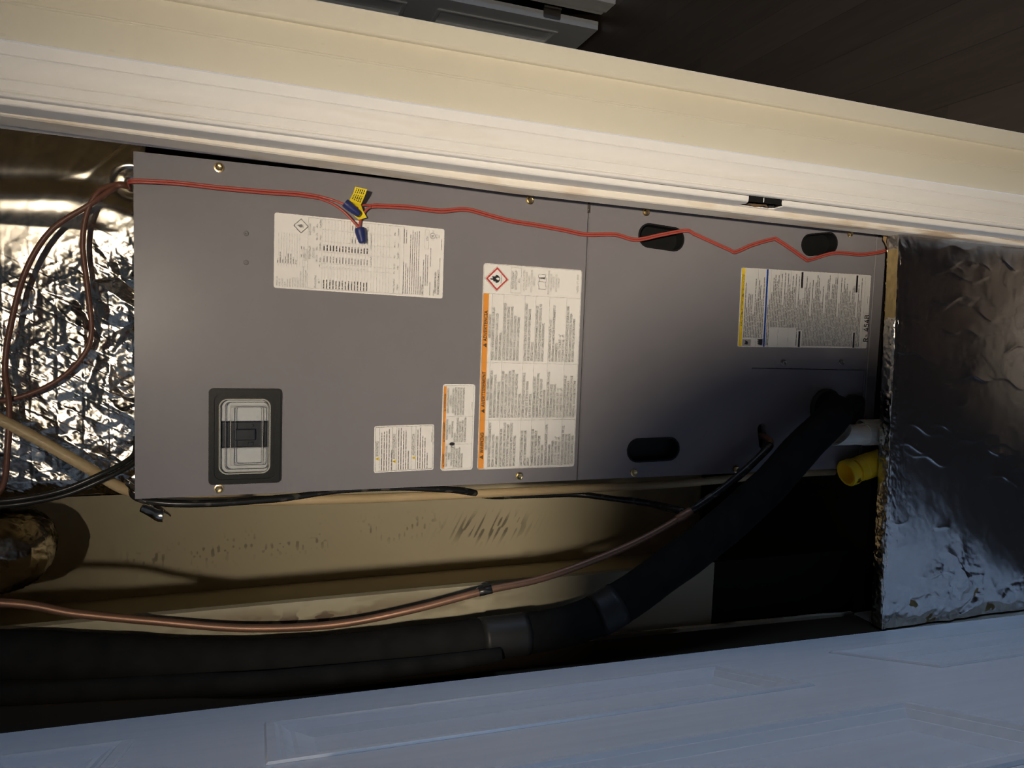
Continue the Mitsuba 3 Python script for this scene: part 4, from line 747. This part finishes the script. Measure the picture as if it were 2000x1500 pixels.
# ------------------------------------------------------------------ return box under the cabinet, its foil faced duct board, drain fittings
RB = 'return_air_box'
info(RB, 'foil faced duct board box under the cabinet, with a raw brown top edge', 'duct')
def yb(x): return -0.040 - 0.025 * (0.20 - x) / 0.68          # the board's left end stands further forward
add(RB + '__platform', cbox(-0.545, 0.292, 0.000, 0.540, 0.30, 0.4605), 'closet_dark')
def board_solid(x0, x1, z0, z1, f, b):
    V = [(x, yb(x) + y, z) for x in (x0, x1) for y in (f, b) for z in (z0, z1)]; return trimesh.convex.convex_hull(np.array(V))
add(RB + '__board_core', board_solid(-0.497, 0.262, 0.0, 0.5085, -0.024, -0.001), 'fibre_board', label='brown fibre core showing at the top edge')
def bfoil(u, v):
    x = -0.498 + 0.762 * u; z = 0.512 * v; p = np.stack([x, x * 0 + 0.7, z], -1)
    near = np.exp(-np.clip(0.51 - z, 0, 1) / 0.025)
    sag = -0.0035 * (meshkit.fbm(np.stack([x * 5, x * 0, z * 7], -1), 3, 61) - 0.5)
    few = np.zeros_like(x); g = np.random.default_rng(12)             # single creases, mostly running down the face
    for k in range(46):
        cx, cz, ln, sl = g.uniform(-0.49, 0.24), g.uniform(0.12, 0.50), g.uniform(0.012, 0.055), g.uniform(-0.30, 0.30)
        t = (z - cz) / ln; w = x - cx - sl * (z - cz) - 0.004 * np.sin(z * 90 + k)
        few += g.uniform(0.5, 1.5) * np.exp(-t ** 4) * np.where(w > 0, np.exp(-w / 0.010), np.exp(w / 0.0018))
    left = 1 / (1 + np.exp((x + 0.405 - 0.05 * np.sin(z * 23)) / 0.012))
    d = sag - 0.0016 * few - 0.004 * near * (np.abs(meshkit.fbm(p * 70, 3, 66) - 0.5)) + left * crumple2(x, z, 71, 0.034, 0.008) + 0.25 * crumple2(x, z, 75, 0.09, 0.0035)
    return np.stack([x, yb(x) - 0.0262 + d, z], -1)
add(RB + '__foil_face', grid(420, 260, bfoil), 'board_foil', 28)
def btape(u, v):
    x = -0.497 + 0.757 * u
    a = v * math.pi; p = np.stack([x, v, x * 0], -1)
    cover = np.clip((0.085 - x) / 0.03, 0, 1) + np.clip((x - 0.175) / 0.01, 0, 1); cover = np.clip(cover, 0, 1)
    rag = 0.004 * (meshkit.fbm(p * 60, 3, 14) - 0.5)
    y = -0.0125 - 0.0138 * np.cos(a); yy = y + rag
    z = 0.506 + 0.0055 * np.sin(a) * (0.4 + 0.6 * cover) + 0.005 * (meshkit.fbm(p * 90, 3, 15) - 0.5)
    z = z - (1 - cover) * 0.014 * np.clip(np.sin(a) - 0.25, 0, 1)     # sinks into the board where the tape is gone
    return np.stack([x, yb(x) + yy, z], -1)
add(RB + '__edge_tape', grid(420, 14, btape), 'foil', True, label='torn foil tape over the edge')
flap = Polygon([(0.182, 0.482), (0.193, 0.480), (0.206, 0.476), (0.222, 0.474), (0.222, 0.499), (0.204, 0.500), (0.198, 0.494), (0.186, 0.487)])
add(RB + '__torn_flap', extr(flap, -0.022, -0.025), 'card_tan', label='torn tan paper flap')

def pvc():
    o = m3.Manifold.cylinder(0.155, 0.0190, 0.0190, 40) - m3.Manifold.cylinder(0.2, 0.0155, 0.0155, 40).translate([0, 0, -0.01])
    o = o + (m3.Manifold.cylinder(0.070, 0.0205, 0.0205, 40) - m3.Manifold.cylinder(0.08, 0.0180, 0.0180, 40).translate([0, 0, -0.005]))
    cutter = m3.Manifold.cube([0.2, 0.2, 0.2], True).translate([0, 0, 0.1]).rotate([0, 42, 0]).translate([0.004, 0, 0.121])
    notch = m3.Manifold.cylinder(0.06, 0.008, 0.008, 24).rotate([0, 90, 0]).translate([-0.046, 0, 0.092])
    return from_man(o - cutter - notch)
pm = pvc(); pm.apply_translation((-0.1540, -0.0235, 0.4455))
add('white_drain_pipe', pm, 'pvc_white', 30, label='short white plastic pipe end with a slanted cut, rising behind the duct board edge', cat='pipe')
sp_ = m3.Manifold.cylinder(0.05, 0.012, 0.012, 28) - m3.Manifold.cylinder(0.06, 0.0095, 0.0095, 28).translate([0, 0, 0.003])
spm = from_man(sp_); spm.apply_translation((-0.1395, -0.0135, 0.4625)); spm.apply_transform(np.eye(4))
add('white_drain_pipe__vent_stub', spm, 'pvc_white', 30, label='smaller white stub behind')
def ycap():
    prof = [(a * 0.86, b * 1.08) for a, b in [(0, 0), (0.0245, 0), (0.0265, 0.002), (0.0265, 0.030), (0.0272, 0.031), (0.0272, 0.052), (0.0262, 0.053), (0.0262, 0.066), (0.0222, 0.0665), (0.0222, 0.0695), (0.0272, 0.070), (0.0285, 0.072), (0.0285, 0.083), (0.0270, 0.085), (0.0225, 0.085), (0.0205, 0.078), (0.017, 0.060), (0, 0.060)]]
    return prof
ax = np.array((-0.30, 0.10, 1.0)); ax /= np.linalg.norm(ax)
info('yellow_float_switch', 'yellow plastic float switch cap tilted behind the duct board edge, below the white pipe end', 'switch')
add('yellow_float_switch__body', lathe(ycap(), 40, (-0.2000, -0.0330, 0.4630), ax), 'cap_yellow', 30)
yo = np.array((-0.2000, -0.0330, 0.4630))
nicks = [cbox(-0.010, -0.008, -0.0245, -0.0215, 0.080, 0.087), cbox(-0.013, -0.0115, -0.0225, -0.0195, 0.081, 0.088), cbox(-0.006, -0.005, -0.0248, -0.0230, 0.081, 0.086)]
for nk in nicks:
    nk.apply_transform(trimesh.geometry.align_vectors([0, 0, 1], ax)); nk.apply_translation(yo); add('yellow_float_switch__mark', nk, 'slot_dark', label='small dark scratch', uniq=True)

# ------------------------------------------------------------------ behind the camera: added window, work light, photographer
info('added_window_1', kind='structure')  # unseen window, added and sized to throw cool light on the closet door
WX = 2.2
add('added_window_1__frame', cat_([cbox(WX - .03, WX + .005, -0.62, -0.58, 0.05, 1.15), cbox(WX - .03, WX + .005, -0.20, -0.16, 0.05, 1.15), cbox(WX - .03, WX + .005, -0.62, -0.16, 0.02, 0.08), cbox(WX - .03, WX + .005, -0.62, -0.16, 1.14, 1.20)]), 'trim_paint')
pane = trimesh.Trimesh([(WX - .008, -0.58, 0.08), (WX - .008, -0.20, 0.08), (WX - .008, -0.20, 1.14), (WX - .008, -0.58, 1.14)], [(0, 2, 1), (0, 3, 2)], process=False)
scene['added_window_1__pane'] = mikit.ply(pane, 'hall_wall_paint', emitter={'type': 'area', 'radiance': rgb(*ADDED_WINDOW_L)})

WL = 'work_light'
info(WL, 'small round work light on a thin floor stand behind the photographer', 'lamp')
aim = LAMP_AIM - LAMP_P; aim /= np.linalg.norm(aim)
tube_m = lathe([(0.0400, 0.0), (0.0400, 0.058), (0.0425, 0.058), (0.0425, -0.060), (0, -0.060), (0, -0.056), (0.0300, -0.056), (0.0400, 0.0)], 32, LAMP_P, aim)
add(WL + '__head', tube_m, 'gasket_black')
disc = trimesh.creation.cylinder(0.024, 0.001, sections=32); disc = lathe([(0, 0), (0.035, 0)], 32, LAMP_P + aim * 0.004, aim)
fn = disc.face_normals @ aim
if fn.mean() < 0: disc.invert()
scene[WL + '__lens'] = mikit.ply(disc, 'hall_wall_paint', emitter={'type': 'area', 'radiance': rgb(*LAMP_L)})
pb = LAMP_P - aim * 0.045
add(WL + '__stand', cat_([sweep([(pb[0], pb[1], 0.02), (pb[0], pb[1], pb[2] - 0.015)], 0.010, 14), lathe([(0, 0), (0.13, 0), (0.13, 0.012), (0.02, 0.022), (0, 0.022)], 32, (pb[0], pb[1], 0.0), (0, 0, 1))]), 'gasket_black', 30)

def figure():
    X0, Y0 = -0.046, -1.235
    J = lambda x, y, z: np.array((X0 + x, Y0 + y, z * 1.054))
    def hull(*sp):
        return m3.Manifold.batch_hull([m3.Manifold.sphere(r, 18).translate([float(t) for t in c]) for c, r in sp])
    def chain(pts): return [hull(pts[i], pts[i + 1]) for i in range(len(pts) - 1)]
    torso = [hull((J(-.09, 0, .95), .085), (J(.09, 0, .95), .085), (J(-.085, .01, 1.12), .08), (J(.085, .01, 1.12), .08)), hull((J(-.085, .01, 1.12), .08), (J(.085, .01, 1.12), .08), (J(-.115, 0, 1.33), .075), (J(.115, 0, 1.33), .075), (J(0, -.01, 1.40), .06)), hull((J(0, -.01, 1.38), .055), (J(0, .01, 1.50), .050))]
    arms, legs, hands = [], [], []
    for s in (-1, 1):
        arms += chain([(J(s * .155, 0, 1.355), .055), (J(s * .20, -.02, 1.08), .040), (J(s * .205, .05, .84), .028)])
        hands.append(hull((J(s * .205, .055, .83), .024), (J(s * .203, .07, .76), .016), (J(s * .203, .035, .76), .016)))
        for k, (dy, ln_) in enumerate(((.020, .070), (.006, .080), (-.008, .076), (-.022, .060))):
            b = J(s * .203, .052 + dy, .755); hands += chain([(b, .0088), (b + (-s * .006, .004, -ln_ * .55), .0082), (b + (-s * .020, .008, -ln_), .0072)])
        hands += chain([(J(s * .198, .078, .81), .011), (J(s * .188, .100, .775), .0098), (J(s * .182, .105, .745), .0085)])
        legs += chain([(J(s * .095, 0, .93), .092), (J(s * .105, .015, .50), .060), (J(s * .11, 0, .10), .042)])
        legs.append(hull((J(s * .11, -.02, .05), .040), (J(s * .115, .15, .035), .030)))
    head = [hull((J(0, .0, 1.625), .080), (J(0, -.012, 1.650), .083), (J(0, .035, 1.555), .048), (J(0, .045, 1.535), .034)), hull((J(0, .085, 1.600), .011), (J(0, .070, 1.640), .009)), hull((J(-.018, .073, 1.563), .009), (J(.018, .073, 1.563), .009))]
    for s in (-1, 1): head.append(hull((J(s * .080, .0, 1.635), .013), (J(s * .078, .006, 1.595), .010))); head.append(m3.Manifold.sphere(.013, 14).translate([float(t) for t in J(s * .031, .066, 1.626)]))
    U = lambda l: m3.Manifold.batch_boolean(l, m3.OpType.Add)
    body = from_man(U(torso + arms + legs + hands + head).refine_to_length(0.022)); body.merge_vertices(); trimesh.smoothing.filter_taubin(body, iterations=6)
    G = lambda l, d: [m.minkowski_sum(m3.Manifold.sphere(d, 8)) for m in l]
    big = lambda lst, cutz0, cutz1: U(G(lst, .008)).trim_by_plane([0, 0, 1], cutz0).trim_by_plane([0, 0, -1], -cutz1)
    shirt = from_man(big(torso + [a for i, a in enumerate(arms) if i % 2 == 0], .90, 1.435).refine_to_length(.03)); trimesh.smoothing.filter_taubin(shirt, iterations=6)
    jeans = from_man(big(torso[:1] + [l for i, l in enumerate(legs) if i % 3 != 2], .085, .97).refine_to_length(.03)); trimesh.smoothing.filter_taubin(jeans, iterations=6)
    shoes = from_man(U(G([l for i, l in enumerate(legs) if i % 3 == 2], .006)).trim_by_plane([0, 0, 1], 0.0))
    hair = from_man((hull((J(0, -.006, 1.640), .098), (J(0, -.020, 1.655), .099)) - m3.Manifold.cube([.3, .2, .3], True).translate([float(t) for t in J(0, .135, 1.56)]) - m3.Manifold.cube([.4, .4, .2], True).translate([float(t) for t in J(0, .0, 1.48)])).refine_to_length(.02))
    k = 'person'
    info(k, 'person in a grey shirt and dark jeans standing in front of the closet', 'person')
    add(k + '__body', body, 'skin', True); add(k + '__shirt', shirt, 'shirt_grey', True); add(k + '__jeans', jeans, 'jeans_blue', True); [add(k + '__shoe', m, 'shoe_dark', 40, uniq=True) for m in shoes.split(only_watertight=False)]; add(k + '__hair', hair, 'hair_dark', True)
figure()
